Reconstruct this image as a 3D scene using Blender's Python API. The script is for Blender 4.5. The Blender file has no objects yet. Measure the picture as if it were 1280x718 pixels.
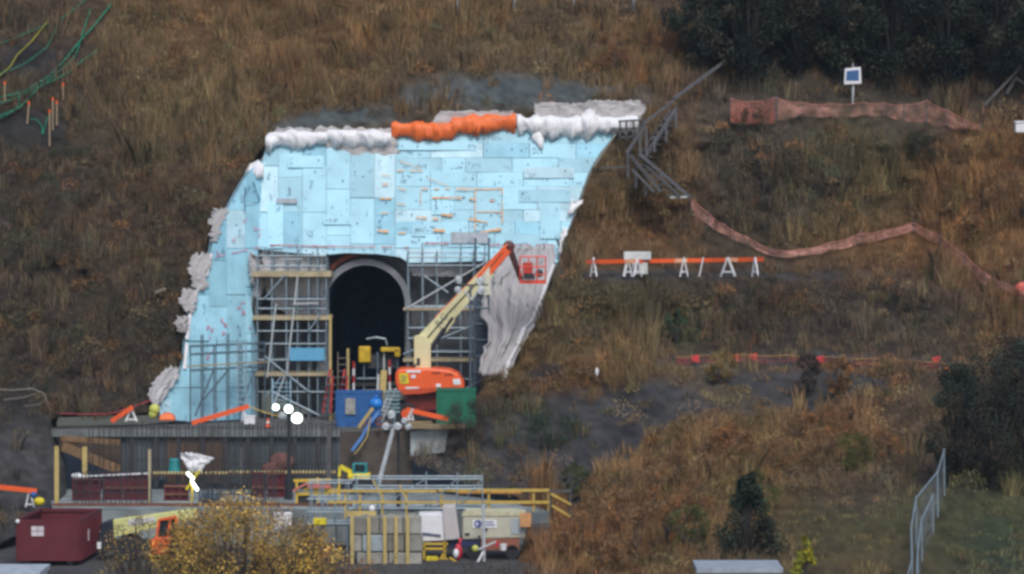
import bpy, math, random
import numpy as np
from mathutils import Vector, Matrix
random.seed(7); rng = np.random.default_rng(11)
C = bpy.context.scene.collection
sc = bpy.context.scene
# ------------------------------------------------------------------ camera
CAM = Vector((0, -200, 12)); PITCH = math.radians(1.49); F = 4800.0
cd = bpy.data.cameras.new('camera'); cam = bpy.data.objects.new('camera', cd); C.objects.link(cam)
cam.location = CAM; cam.rotation_euler = (math.radians(90) - PITCH, 0, 0)
cd.sensor_width = 36; cd.lens = 36 * F / 1280; cd.clip_start = 1; cd.clip_end = 3000
sc.camera = cam
# ------------------------------------------------------------------ sky and sun (overcast autumn evening)
SUN_EL, SUN_AZ = math.radians(50), math.radians(168)      # direction of the sun seen from the scene: behind the viewer
w = bpy.data.worlds.new('World'); sc.world = w; w.use_nodes = True
nt = w.node_tree; sky = nt.nodes.new('ShaderNodeTexSky'); sky.sky_type = 'NISHITA'
sky.sun_disc = False; sky.sun_elevation = SUN_EL; sky.sun_rotation = SUN_AZ
sky.dust_density = 2.0
bg = nt.nodes['Background']; bg.inputs[1].default_value = 0.085
nt.links.new(sky.outputs[0], bg.inputs[0])
sd = bpy.data.lights.new('sun', 'SUN'); sd.energy = 1.5; sd.angle = math.radians(25); sd.color = (1, .98, .96)
sun = bpy.data.objects.new('sun', sd); C.objects.link(sun)
sdir = Vector((math.sin(SUN_AZ) * math.cos(SUN_EL), math.cos(SUN_AZ) * math.cos(SUN_EL), math.sin(SUN_EL)))
sun.rotation_euler = sdir.to_track_quat('Z', 'Y').to_euler(); sun.location = (0, -60, 80)
sc.view_settings.view_transform = 'Standard'; sc.view_settings.look = 'None'
sc.view_settings.exposure = 0.5; sc.view_settings.gamma = 1; sc.view_settings.use_curve_mapping = False
sc.render.engine = 'CYCLES'
sc.cycles.filter_width = 3.1
sc.cycles.max_bounces = 6; sc.cycles.transparent_max_bounces = 12
# ------------------------------------------------------------------ measuring helpers: a sight line at a chosen distance gives a place
CP, SP = math.cos(PITCH), math.sin(PITCH)
def ray(px, py):
    u, v = (px - 640) / F, -(py - 359) / F
    return Vector((u, CP + v * SP, -SP + v * CP))
def P(px, py, Y):
    d = ray(px, py); return CAM + d * ((Y - CAM.y) / d.y)
def G(px, py, z):
    d = ray(px, py); return CAM + d * ((z - CAM.z) / d.z)
class Plane:
    def __init__(s, a, b, c):
        s.p = a; s.n = (b - a).cross(c - a).normalized()
        if s.n.y > 0: s.n = -s.n
    def at(s, px, py, off=0):
        d = ray(px, py); t = (s.p - CAM).dot(s.n) / d.dot(s.n)
        return CAM + d * t + s.n * off
# ------------------------------------------------------------------ materials
MATS = {}
def lin(c): return tuple(((x / 12.92) if x <= .04045 else ((x + .055) / 1.055) ** 2.4) for x in c)
def mat(name, col, rough=.7, metal=0, var=.25, scale=3., bump=.0, obj_var=0., emit=None, alpha=1, streak=False):
    if name in MATS: return MATS[name]
    m = bpy.data.materials.new(name); m.use_nodes = True; MATS[name] = m
    n = m.node_tree.nodes; l = m.node_tree.links; b = n['Principled BSDF']
    b.inputs['Roughness'].default_value = rough; b.inputs['Metallic'].default_value = metal
    if emit:
        b.inputs['Emission Color'].default_value = (*col, 1); b.inputs['Emission Strength'].default_value = emit
    tc = n.new('ShaderNodeTexCoord'); mp = n.new('ShaderNodeMapping'); l.new(tc.outputs['Object'], mp.inputs[0])
    if streak: mp.inputs['Scale'].default_value = (1, 1, .18)
    nz = n.new('ShaderNodeTexNoise'); nz.inputs['Scale'].default_value = scale; nz.inputs['Detail'].default_value = 6; nz.inputs['Roughness'].default_value = .65
    l.new(mp.outputs[0], nz.inputs['Vector'])
    mr = n.new('ShaderNodeMapRange'); mr.inputs[1].default_value = .3; mr.inputs[2].default_value = .7
    mr.inputs[3].default_value = 1 - var; mr.inputs[4].default_value = 1 + var
    l.new(nz.outputs['Fac'], mr.inputs[0])
    mx = n.new('ShaderNodeMix'); mx.data_type = 'RGBA'; mx.blend_type = 'MULTIPLY'; mx.inputs[0].default_value = 1
    mx.inputs[6].default_value = (*col, 1); l.new(mr.outputs[0], mx.inputs[7])
    out = mx.outputs[2]
    if obj_var:
        oi = n.new('ShaderNodeObjectInfo'); m2 = n.new('ShaderNodeMapRange')
        m2.inputs[3].default_value = 1 - obj_var; m2.inputs[4].default_value = 1 + obj_var * .6
        l.new(oi.outputs['Random'], m2.inputs[0])
        m3 = n.new('ShaderNodeMix'); m3.data_type = 'RGBA'; m3.blend_type = 'MULTIPLY'; m3.inputs[0].default_value = 1
        l.new(out, m3.inputs[6]); l.new(m2.outputs[0], m3.inputs[7]); out = m3.outputs[2]
    l.new(out, b.inputs['Base Color'])
    if bump:
        bp = n.new('ShaderNodeBump'); bp.inputs['Strength'].default_value = bump; bp.inputs['Distance'].default_value = .1
        l.new(nz.outputs['Fac'], bp.inputs['Height']); l.new(bp.outputs[0], b.inputs['Normal'])
    if alpha < 1:
        # netting: woven holes let what lies behind show through
        tr = n.new('ShaderNodeBsdfTransparent'); ms = n.new('ShaderNodeMixShader')
        n2 = n.new('ShaderNodeTexNoise'); n2.inputs['Scale'].default_value = 1.3; l.new(tc.outputs['Object'], n2.inputs['Vector'])
        m4 = n.new('ShaderNodeMapRange'); m4.inputs[1].default_value = .3; m4.inputs[2].default_value = .7
        m4.inputs[3].default_value = max(0, alpha - .22); m4.inputs[4].default_value = min(1, alpha + .22)
        l.new(n2.outputs['Fac'], m4.inputs[0]); l.new(m4.outputs[0], ms.inputs[0])
        l.new(tr.outputs[0], ms.inputs[1]); l.new(b.outputs[0], ms.inputs[2])
        l.new(ms.outputs[0], n['Material Output'].inputs['Surface'])
    return m
def colmat(name, rough=.8, spec=.2):
    """leaf and ground material that takes the plant's own colour from the mesh"""
    m = bpy.data.materials.new(name); m.use_nodes = True; n = m.node_tree.nodes; b = n['Principled BSDF']
    a = n.new('ShaderNodeAttribute'); a.attribute_name = 'Col'
    m.node_tree.links.new(a.outputs['Color'], b.inputs['Base Color'])
    b.inputs['Roughness'].default_value = rough; b.inputs['Specular IOR Level'].default_value = spec
    return m
FOAM = mat('foam', (.40, .70, .82), .6, var=.13, scale=.7, obj_var=.17)
FOAMW = mat('foam_wing', (.36, .67, .80), .6, var=.16, scale=.7, obj_var=.17)
FOAM_PALE = mat('foam_pale', (.50, .74, .83), .6, var=.15, scale=.8, obj_var=.12)
FOAM_DEEP = mat('foam_deep', (.30, .60, .74), .6, var=.18, scale=.8, obj_var=.12)
INK = mat('ink', (.05, .10, .17), .7)
ORANGEPAINT = mat('orange_paint', (.75, .42, .20), .7, var=.3)
PINK = mat('pink_paint', (.62, .25, .36), .7)
REDLINE = mat('red_tape', (.45, .06, .08), .7)
WHITE = mat('white_sheet', (.80, .80, .82), .55, var=.06, scale=2.5, bump=.6)
GREYSHEET = mat('grey_blanket', (.47, .45, .45), .85, var=.14, scale=1.6, bump=.6)
GREYDRAPE = mat('grey_geotextile', (.46, .45, .46), .8, var=.16, scale=1.2, bump=.5, streak=True)
ORANGE_SHEET = mat('orange_sheet', (.85, .17, .035), .5, var=.15, scale=2.5, bump=.6)
ORANGE = mat('orange_paintwork', (.86, .12, .025), .4, var=.08)
CREAM = mat('cream_paintwork', (.72, .66, .38), .45, var=.08)
DKRED = mat('dark_red_paintwork', (.20, .025, .02), .5)
RUBBER = mat('rubber', (.02, .02, .025), .8)
BLACK = mat('black_metal', (.025, .027, .032), .5)
STEEL = mat('galvanised_tube', (.27, .34, .39), .45, metal=.3, var=.25)
STEELW = mat('bright_tube', (.50, .53, .55), .45, metal=.1, var=.15)
STEELD = mat('dark_tube', (.10, .14, .18), .5, metal=.2)
PLANK = mat('scaffold_plank', (.42, .35, .22), .8, var=.3, scale=2)
TIMBER = mat('new_timber', (.50, .38, .14), .8, var=.2, scale=2)
OLDWOOD = mat('weathered_wood', (.09, .088, .09), .85, var=.35, scale=2)
YELLOW = mat('yellow_paintwork', (.62, .42, .04), .5, var=.12)
LIME = mat('lime_paintwork', (.55, .58, .12), .5, var=.12)
MAROON = mat('maroon_paintwork', (.115, .013, .022), .55, var=.25, scale=1.5)
RUST = mat('rusty_steel', (.17, .075, .045), .8, var=.35)
REBAR = mat('rebar_steel', (.035, .035, .04), .7, var=.3)
CONC = mat('concrete', (.15, .165, .165), .9, var=.4, scale=1.3, bump=.2)
CONCL = mat('pale_concrete', (.40, .43, .43), .9, var=.2, scale=1.3, streak=True)
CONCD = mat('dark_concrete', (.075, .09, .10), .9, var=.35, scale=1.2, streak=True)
SHOT = mat('shotcrete', (.20, .215, .235), .95, var=.5, scale=.7, bump=.8)
LAGGING = mat('timber_lagging', (.10, .066, .045), .9, var=.45, scale=1.6, streak=True)
BLUE = mat('blue_paintwork', (.022, .11, .32), .5, var=.25)
GREEN = mat('green_paintwork', (.01, .15, .085), .5, var=.15)
TEAL = mat('teal_plastic', (.02, .24, .25), .5)
HOSEG = mat('green_hose', (.012, .20, .11), .5)
SIGNY = mat('yellow_placard', (.75, .60, .02), .5)
WPAINT = mat('white_paintwork', (.78, .78, .80), .5, var=.08)
BEIGE = mat('beige_paintwork', (.50, .48, .38), .5, var=.1)
MESHNET = mat('orange_netting', (.60, .19, .14), .8, alpha=.42, var=.3)
MESHNET2 = mat('faded_netting', (.46, .26, .21), .8, alpha=.30, var=.3)
CHAIN = mat('chain_link', (.42, .46, .50), .6, alpha=.16)
HIVIS = mat('hi_vis', (.60, .72, .05), .6)
LAMPON = mat('lit_lamp', (.86, 1, .86), emit=6)
LAMPOFF = mat('lamp_glass', (.45, .48, .50), .2)
SOLAR = mat('solar_cells', (.04, .12, .30), .3)
GLASSD = mat('dark_glass', (.02, .03, .035), .15)
# ------------------------------------------------------------------ mesh building
ORG = {}
class MB:
    def __init__(s): s.v = []; s.f = []; s.m = []
    def add(s, vs, fs, mi=0):
        k = len(s.v); s.v += [Vector(x) for x in vs]
        s.f += [tuple(i + k for i in q) for q in fs]; s.m += [mi] * len(fs); return s
    def box(s, c, d, R=None, mi=0):
        hx, hy, hz = d[0] / 2, d[1] / 2, d[2] / 2; c = Vector(c)
        vs = [Vector((x, y, z)) for x in (-hx, hx) for y in (-hy, hy) for z in (-hz, hz)]
        if R is not None: vs = [R @ q for q in vs]
        return s.add([c + q for q in vs], [(0, 1, 3, 2), (4, 6, 7, 5), (0, 4, 5, 1), (2, 3, 7, 6), (0, 2, 6, 4), (1, 5, 7, 3)], mi)
    def bar(s, a, b, wd, ht=None, mi=0):
        a, b = Vector(a), Vector(b); ht = ht or wd; d = (b - a); L = d.length
        if L < 1e-6: return s
        d.normalize(); up = Vector((0, 0, 1)) if abs(d.z) < .95 else Vector((0, 1, 0))
        x = d.cross(up).normalized(); y = x.cross(d)
        R = Matrix((x, d, y)).transposed()
        return s.box((a + b) / 2, (wd, L, ht), R, mi)
    def tube(s, a, b, r, n=8, r2=None, mi=0, cap=True):
        a, b = Vector(a), Vector(b); r2 = r if r2 is None else r2; d = (b - a)
        if d.length < 1e-6: return s
        d.normalize(); up = Vector((0, 0, 1)) if abs(d.z) < .95 else Vector((0, 1, 0))
        x = d.cross(up).normalized(); y = x.cross(d); vs = []
        for q, rr in ((a, r), (b, r2)):
            for i in range(n):
                t = 2 * math.pi * i / n; vs.append(q + (x * math.cos(t) + y * math.sin(t)) * rr)
        fs = [(i, (i + 1) % n, n + (i + 1) % n, n + i) for i in range(n)]
        if cap: fs += [tuple(range(n - 1, -1, -1)), tuple(range(n, 2 * n))]
        return s.add(vs, fs, mi)
    def path(s, pts, r, n=6, mi=0):
        for a, b in zip(pts[:-1], pts[1:]): s.tube(a, b, r, n, mi=mi)
        return s
    def prism(s, pts, ext, mi=0):
        n = len(pts); pts = [Vector(q) for q in pts]; ext = Vector(ext)
        vs = pts + [q + ext for q in pts]
        fs = [tuple(range(n)), tuple(range(2 * n - 1, n - 1, -1))] + [(i, n + i, n + (i + 1) % n, (i + 1) % n) for i in range(n)]
        return s.add(vs, fs, mi)
    def ball(s, c, r, mi=0, sc3=(1, 1, 1), n=10, k=6):
        c = Vector(c); vs = [c + Vector((0, 0, r * sc3[2]))]
        for j in range(1, k):
            t = math.pi * j / k
            for i in range(n):
                f = 2 * math.pi * i / n
                vs.append(c + Vector((math.sin(t) * math.cos(f) * r * sc3[0], math.sin(t) * math.sin(f) * r * sc3[1], math.cos(t) * r * sc3[2])))
        vs.append(c - Vector((0, 0, r * sc3[2])))
        fs = [(0, 1 + i, 1 + (i + 1) % n) for i in range(n)]
        for j in range(k - 2):
            o = 1 + j * n
            fs += [(o + i, o + n + i, o + n + (i + 1) % n, o + (i + 1) % n) for i in range(n)]
        o = 1 + (k - 2) * n
        fs += [(o + i, len(vs) - 1, o + (i + 1) % n) for i in range(n)]
        return s.add(vs, fs, mi)
    def build(s, name, mats, parent=None, smooth=False, bevel=0, loc=None):
        me = bpy.data.meshes.new(name)
        o = bpy.data.objects.new(name, me); C.objects.link(o)
        if parent is not None:
            org = ORG[parent.name]; o.parent = parent; ORG[o.name] = org
        else:
            if loc is None and s.v:
                loc = Vector(((min(q.x for q in s.v) + max(q.x for q in s.v)) / 2, (min(q.y for q in s.v) + max(q.y for q in s.v)) / 2, min(q.z for q in s.v)))
            org = Vector(loc or (0, 0, 0)); o.location = org; ORG[o.name] = org
        me.from_pydata([tuple(q - org) for q in s.v], [], s.f)
        for q in (mats if isinstance(mats, (list, tuple)) else [mats]): me.materials.append(q)
        me.polygons.foreach_set('material_index', s.m)
        if smooth: me.polygons.foreach_set('use_smooth', [True] * len(s.f))
        me.validate(); me.update()
        if bevel:
            b = o.modifiers.new('bevel', 'BEVEL'); b.width = bevel; b.segments = 2; b.limit_method = 'ANGLE'
        return o
def tag(o, label, cat, group=None, kind=None):
    if label: o['label'] = label
    if cat: o['category'] = cat
    if group: o['group'] = group
    if kind: o['kind'] = kind
    return o
def thing(name, loc, label, cat, group=None):
    o = bpy.data.objects.new(name, None); C.objects.link(o); o.location = loc; o.empty_display_size = .3
    ORG[o.name] = Vector(loc); return tag(o, label, cat, group)
def struct(o): o['kind'] = 'structure'; return o
def stuff(o, label, cat): return tag(o, label, cat, kind='stuff')
def text(name, body, loc, size, rot, m, parent):
    cu = bpy.data.curves.new(name, 'FONT'); cu.body = body; cu.size = size; cu.align_x = 'CENTER'; cu.align_y = 'CENTER'; cu.extrude = .004
    tmp = bpy.data.objects.new('lettering', cu); C.objects.link(tmp); me = bpy.data.meshes.new_from_object(tmp.evaluated_get(bpy.context.evaluated_depsgraph_get())); bpy.data.objects.remove(tmp)
    o = bpy.data.objects.new(name, me); C.objects.link(o); o.parent = parent; o.location = Vector(loc) - ORG[parent.name]
    o.rotation_euler = rot; me.materials.clear(); me.materials.append(m); return o
def lerp(a, b, t): return a + (b - a) * t
# value noise (numpy)
def vnoise(x, y, seed=0):
    x = np.asarray(x, float); y = np.asarray(y, float)
    xi = np.floor(x).astype(np.int64); yi = np.floor(y).astype(np.int64); fx = x - xi; fy = y - yi
    fx = fx * fx * (3 - 2 * fx); fy = fy * fy * (3 - 2 * fy)
    def h(i, j):
        n = (i * 374761393 + j * 668265263 + seed * 1442695041) & 0xffffffff
        n = ((n ^ (n >> 13)) * 1274126177) & 0xffffffff
        return ((n ^ (n >> 16)) & 0xffff) / 65535.0
    return (h(xi, yi) * (1 - fx) + h(xi + 1, yi) * fx) * (1 - fy) + (h(xi, yi + 1) * (1 - fx) + h(xi + 1, yi + 1) * fx) * fy
def fbm(x, y, seed=0, o=4):
    s = 0; a = .5; t = 0
    for k in range(o): s = s + a * vnoise(x * 2 ** k, y * 2 ** k, seed + k * 17); t += a; a *= .5
    return s / t
def inpoly(px, py, poly):
    px = np.asarray(px, float); py = np.asarray(py, float); r = np.zeros(px.shape, bool); n = len(poly)
    for i in range(n):
        x1, y1 = poly[i]; x2, y2 = poly[(i + 1) % n]
        c = ((y1 > py) != (y2 > py)) & (px < (x2 - x1) * (py - y1) / ((y2 - y1) if y2 != y1 else 1e-9) + x1)
        r ^= c
    return r
# planes of the cut
MAIN = Plane(P(640, 330, 0), P(400, 330, 0), P(640, 165, 2.5))
WING = Plane(P(330, 200, 2.0), P(320, 505, -2.0), P(205, 518, -6.5))
M_OUT = [(332, 186), (345, 178), (410, 174), (492, 176), (500, 164), (640, 162), (650, 158), (772, 156), (766, 172), (750, 192), (735, 218), (722, 255), (716, 272), (706, 298), (697, 330), (640, 326), (512, 330), (500, 322), (470, 318), (430, 317), (400, 320), (322, 312), (326, 250), (328, 205)]
W_OUT = [(330, 200), (316, 208), (300, 232), (284, 262), (268, 290), (262, 320), (244, 365), (234, 400), (230, 450), (224, 470), (196, 500), (200, 524), (240, 528), (318, 524), (319, 420), (313, 380), (320, 340), (322, 312), (326, 250)]
Z_PIT, Z_LOW = -3.0, -4.6
# ================================================================== TERRAIN
HOLE = [(345, 168), (326, 186), (312, 204), (296, 230), (262, 288), (254, 322), (238, 364), (228, 400), (222, 455), (188, 494), (184, 516), (62, 519), (62, 545), (74, 575), (74, 640), (-20, 690), (-300, 730), (-300, 1100), (640, 1100), (640, 725), (660, 660), (650, 622), (560, 600), (524, 575), (520, 545), (560, 535), (592, 500), (612, 474), (650, 405), (698, 330), (708, 298), (718, 272), (725, 255), (738, 218), (754, 192), (772, 166), (780, 150)]
ctl = [(-250, -150, 30), (100, -150, 30), (560, -150, 30), (900, -150, 30), (1500, -150, 30),
 (-250, 0, 16), (0, 0, 15), (100, 0, 15), (250, 0, 15), (400, 0, 15), (560, 0, 15), (700, 0, 15), (900, 0, 17), (1060, 0, 17), (1280, 0, 17), (1500, 0, 17),
 (-250, 150, 8), (0, 150, 7), (130, 150, 7), (250, 150, 6), (330, 150, 4.5), (450, 145, 4), (560, 130, 4.6), (700, 110, 5.2), (800, 108, 5.2),
 (-250, 300, 1), (0, 300, 1), (100, 300, 1), (180, 300, 0), (0, 420, -3.5), (100, 420, -3.5), (180, 420, -5), (-250, 420, -3.5), (-250, 510, -8), (0, 510, -8), (100, 516, -8.8),
 (40, 545, -11), (0, 560, -12), (50, 600, -14), (0, 640, -19), (-250, 640, -19), (0, 720, -31), (-250, 720, -31), (-250, 850, -45),
 (780, 150, 3.2), (900, 130, 6), (1060, 130, 6), (1280, 130, 6), (1500, 130, 6), (850, 250, 2), (1000, 250, 2), (1280, 250, 1), (1500, 250, 1),
 (760, 333, 0), (950, 334, 0), (1150, 338, -.5), (760, 350, -4.6), (950, 350, -5), (1150, 354, -5.5), (1280, 360, -6), (1500, 360, -6), (760, 400, -5.4), (950, 400, -6), (1150, 405, -7), (860, 436, -6.8), (1060, 440, -7.8), (860, 462, -12.6), (1060, 466, -13.4),
 (720, 440, -7), (950, 445, -9), (1280, 450, -12), (1500, 450, -12), (950, 470, -13), (800, 470, -12.5),
 (660, 400, -1.8), (630, 470, -3.2), (600, 500, -4.5), (570, 535, -7), (520, 560, -9), (560, 590, -12), (640, 530, -9.5), (620, 600, -15), (700, 640, -22), (720, 718, -36), (600, 718, -31), (600, 850, -48),
 (760, 520, -14), (900, 505, -15.5), (1000, 520, -18), (800, 580, -22), (900, 620, -30), (850, 718, -42), (1000, 640, -36), (1000, 718, -48), (1150, 600, -36), (1150, 718, -52), (1280, 600, -36), (1280, 718, -55), (1500, 600, -36), (1500, 718, -55), (1500, 850, -75), (1000, 850, -65), (1150, 520, -24), (1280, 520, -26), (1500, 520, -26)]
for (a, b) in [(318, 204), (300, 228), (268, 288), (242, 362), (231, 400), (226, 450), (192, 500)]:
    ctl.append((a, b, WING.at(a, b).y + .1))
for (a, b) in [(345, 172), (500, 160), (640, 156), (770, 165), (740, 210), (718, 262), (704, 312)]:
    ctl.append((a, b, MAIN.at(a, b).y + .1))
ctl = np.array(ctl, float)
X_ = ctl[:, :2] / 100
def U(r2): return np.where(r2 > 1e-12, .5 * r2 * np.log(np.maximum(r2, 1e-12)), 0)
nC = len(ctl); K = U(((X_[:, None] - X_[None]) ** 2).sum(-1)); K[np.diag_indices(nC)] += .02
Pm = np.c_[np.ones(nC), X_]; A = np.zeros((nC + 3, nC + 3)); A[:nC, :nC] = K; A[:nC, nC:] = Pm; A[nC:, :nC] = Pm.T
sol = np.linalg.solve(A, np.r_[ctl[:, 2], 0, 0, 0])
def depth0(px, py):
    q = np.c_[np.ravel(px), np.ravel(py)] / 100; o = np.zeros(len(q))
    for i in range(0, len(q), 20000):
        s = q[i:i + 20000]
        o[i:i + 20000] = U(((s[:, None] - X_[None]) ** 2).sum(-1)) @ sol[:nC] + np.c_[np.ones(len(s)), s] @ sol[nC:]
    return o.reshape(np.shape(px))
STEP = 5; gx = np.arange(-250, 1531, STEP); gy = np.arange(-150, 861, STEP)
GX, GY = np.meshgrid(gx, gy)
near = np.clip(np.minimum.reduce([np.hypot(GX - a, GY - b) for a, b in HOLE]) / 60, 0, 1)
D = depth0(GX, GY) + (fbm(GX / 55, GY / 40, 3) - .5) * 2.6 * near + (fbm(GX / 18, GY / 14, 9) - .5) * .8 * near
def depth(px, py):
    fx = np.clip((np.asarray(px, float) - gx[0]) / STEP, 0, len(gx) - 1.001); fy = np.clip((np.asarray(py, float) - gy[0]) / STEP, 0, len(gy) - 1.001)
    i = fx.astype(int); j = fy.astype(int); u = fx - i; v = fy - j
    return (D[j, i] * (1 - u) + D[j, i + 1] * u) * (1 - v) + (D[j + 1, i] * (1 - u) + D[j + 1, i + 1] * u) * v
def Pn(px, py, Y):
    u = (px - 640) / F; v = -(py - 359) / F; dy = CP + v * SP; dz = -SP + v * CP; t = (Y - CAM.y) / dy
    return np.stack([CAM.x + u * t, np.asarray(Y, float) + 0 * t, CAM.z + dz * t], -1)
def S(px, py, lift=0):                                    # a point on the slope
    q = Pn(np.array(float(px)), np.array(float(py)), depth(px, py)); return Vector(q) + Vector((0, 0, lift))
# colours of what grows and lies there: (px, py, rx, ry, colour, weight)
TAN, RUSTC, DKB, OLIVE, GREYB, GRN, SOILC, PALE = (.21, .145, .072), (.26, .125, .048), (.078, .060, .047), (.135, .125, .05), (.13, .105, .082), (.06, .10, .05), (.05, .05, .055), (.30, .23, .11)
ZONES = [(330, 60, 240, 60, RUSTC, .8), (420, 40, 120, 60, RUSTC, .8), (350, 60, 300, 110, TAN, 1), (200, 150, 90, 60, TAN, 1.4), (200, 140, 60, 40, PALE, .8), (60, 90, 90, 110, DKB, 1.6), (100, 320, 190, 150, DKB, 2.4), (110, 330, 60, 60, TAN, .7), (200, 260, 70, 60, RUSTC, .5),
 (60, 450, 150, 70, DKB, 2.2), (560, 100, 120, 30, GREYB, 1), (620, 60, 120, 40, TAN, .8), (800, 70, 50, 40, RUSTC, 1), (1060, 30, 220, 60, DKB, 1.5), (800, 230, 60, 60, TAN, 1), (800, 290, 70, 40, RUSTC, .9), (850, 210, 30, 50, RUSTC, .6),
 (960, 230, 90, 70, GREYB, 1.2), (1060, 200, 70, 40, OLIVE, 1), (1100, 170, 50, 30, GREYB, 1), (1130, 230, 60, 40, RUSTC, .5), (1250, 230, 60, 50, RUSTC, 1.6), (1100, 310, 110, 30, RUSTC, 1.2), (1010, 290, 80, 30, OLIVE, .8),
 (760, 390, 70, 30, OLIVE, 1), (950, 395, 150, 34, DKB, 2.6), (1150, 400, 90, 34, DKB, 1.6), (830, 400, 60, 26, OLIVE, 1.6), (1090, 220, 60, 40, OLIVE, 1.4), (1000, 210, 60, 40, DKB, 1.3), (1130, 400, 90, 40, GREYB, 1), (1240, 390, 60, 50, RUSTC, .8), (700, 460, 90, 30, RUSTC, 1.2), (800, 480, 50, 30, TAN, 1), (900, 480, 50, 25, PALE, 1), (1050, 470, 70, 30, RUSTC, .6), (845, 410, 15, 20, GRN, 1.5), (720, 410, 60, 30, TAN, .8),
 (700, 540, 60, 25, GRN, 1.0), (840, 600, 100, 50, RUSTC, 3), (840, 600, 90, 40, PALE, 1.6), (1000, 570, 80, 26, PALE, .8), (1230, 250, 60, 50, RUSTC, 1.5), (760, 670, 90, 60, RUSTC, 2.4), (690, 450, 60, 25, PALE, .8), (740, 470, 40, 20, RUSTC, 1.5), (930, 260, 80, 50, DKB, 1.2), (1000, 400, 120, 30, DKB, 1.2), (1180, 330, 50, 30, RUSTC, 1.2), (1010, 560, 90, 40, RUSTC, 1.5), (930, 620, 70, 40, OLIVE, .9), (1060, 600, 70, 30, GREYB, 1), (1080, 670, 90, 40, OLIVE, 1.2), (1080, 690, 110, 40, TAN, .5), (1230, 670, 60, 50, GRN, .8), (1220, 640, 80, 20, OLIVE, 1), (850, 660, 40, 40, GRN, .8), (740, 600, 40, 30, GREYB, 1), (950, 540, 60, 30, TAN, .6), (30, 600, 60, 80, SOILC, 2)]
def zone_col(px, py):
    px = np.asarray(px, float); py = np.asarray(py, float)
    wx = px + (fbm(px / 40, py / 40, 31) - .5) * 60; wy = py + (fbm(px / 40, py / 40, 57) - .5) * 50
    num = np.zeros(px.shape + (3,)); den = np.full(px.shape, .12); num += np.array(GREYB) * .12
    for (a, b, rx, ry, c, wt) in ZONES:
        g = wt * np.exp(-((wx - a) / rx) ** 2 - ((wy - b) / ry) ** 2); num += g[..., None] * np.array(c); den += g
    return num / den[..., None]
SOILZ = [(640, 118, 160, 20), (420, 150, 90, 12), (620, 560, 90, 45), (720, 525, 90, 35), (820, 500, 90, 22), (560, 570, 40, 50), (640, 590, 60, 25), (680, 590, 60, 22), (960, 478, 90, 16), (1000, 500, 90, 20), (840, 345, 220, 6), (40, 160, 50, 22), (55, 75, 45, 22), (20, 590, 70, 80), (680, 470, 25, 10), (1000, 452, 200, 7)]
SOILP = [[(535, 610), (555, 575), (605, 547), (650, 527), (700, 508), (760, 497), (840, 488), (880, 498), (850, 530), (800, 560), (760, 590), (722, 622), (690, 622), (640, 615)], [(945, 472), (1010, 464), (1100, 470), (1120, 478), (1080, 496), (1000, 508), (935, 500)]]
def soil_w(px, py):
    px = np.asarray(px, float); py = np.asarray(py, float)
    wx = px + (fbm(px / 30, py / 30, 71) - .5) * 50; wy = py + (fbm(px / 30, py / 30, 77) - .5) * 26
    s = np.zeros(px.shape)
    for a, b, rx, ry in SOILZ: s = np.maximum(s, np.clip(1.6 - 1.1 * np.hypot((wx - a) / rx, (wy - b) / ry), 0, 1))
    for pg in SOILP: s = np.maximum(s, inpoly(wx, wy, pg) * 1.0)
    return s
inside = inpoly(GX, GY, HOLE)
pts = Pn(GX, GY, D)
H, Wd = GX.shape
keepc = ~(inside[:-1, :-1] & inside[1:, :-1] & inside[:-1, 1:] & inside[1:, 1:])
idx = np.arange(H * Wd).reshape(H, Wd)
quads = np.stack([idx[:-1, :-1], idx[1:, :-1], idx[1:, 1:], idx[:-1, 1:]], -1)[keepc]
def npmesh(name, verts, faces, m, cols=None, nv=4, smooth=False, loc=(0, 0, 0)):
    """numpy arrays -> one mesh object"""
    me = bpy.data.meshes.new(name); verts = np.asarray(verts, np.float32) - np.array(loc, np.float32)
    me.vertices.add(len(verts)); me.vertices.foreach_set('co', verts.ravel())
    faces = np.asarray(faces, np.int32); me.loops.add(faces.size); me.loops.foreach_set('vertex_index', faces.ravel())
    me.polygons.add(len(faces)); me.polygons.foreach_set('loop_start', np.arange(0, faces.size, nv, dtype=np.int32))
    if smooth: me.polygons.foreach_set('use_smooth', np.ones(len(faces), bool))
    if cols is not None:
        at = me.color_attributes.new('Col', 'FLOAT_COLOR', 'POINT')
        at.data.foreach_set('color', np.c_[cols, np.ones(len(cols))].astype(np.float32).ravel())
    me.update(calc_edges=True); me.validate(); me.materials.append(m)
    o = bpy.data.objects.new(name, me); C.objects.link(o); o.location = loc; ORG[o.name] = Vector(loc); return o
sw = soil_w(GX, GY); zc = zone_col(GX, GY)
grain = fbm(GX / 9, GY / 5, 5)[..., None] * 1.3 + .35
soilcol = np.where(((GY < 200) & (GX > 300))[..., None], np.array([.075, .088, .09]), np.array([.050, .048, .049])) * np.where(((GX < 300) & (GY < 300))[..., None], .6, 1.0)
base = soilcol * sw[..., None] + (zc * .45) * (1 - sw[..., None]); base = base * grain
GROUNDM = colmat('hillside_ground', .95)
_n = GROUNDM.node_tree; _b = _n.nodes['Principled BSDF']; _nz = _n.nodes.new('ShaderNodeTexNoise'); _nz.inputs['Scale'].default_value = 2.2; _nz.inputs['Detail'].default_value = 8
_bp = _n.nodes.new('ShaderNodeBump'); _bp.inputs['Strength'].default_value = .9; _bp.inputs['Distance'].default_value = .4
_n.links.new(_nz.outputs['Fac'], _bp.inputs['Height']); _n.links.new(_bp.outputs[0], _b.inputs['Normal'])
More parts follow.
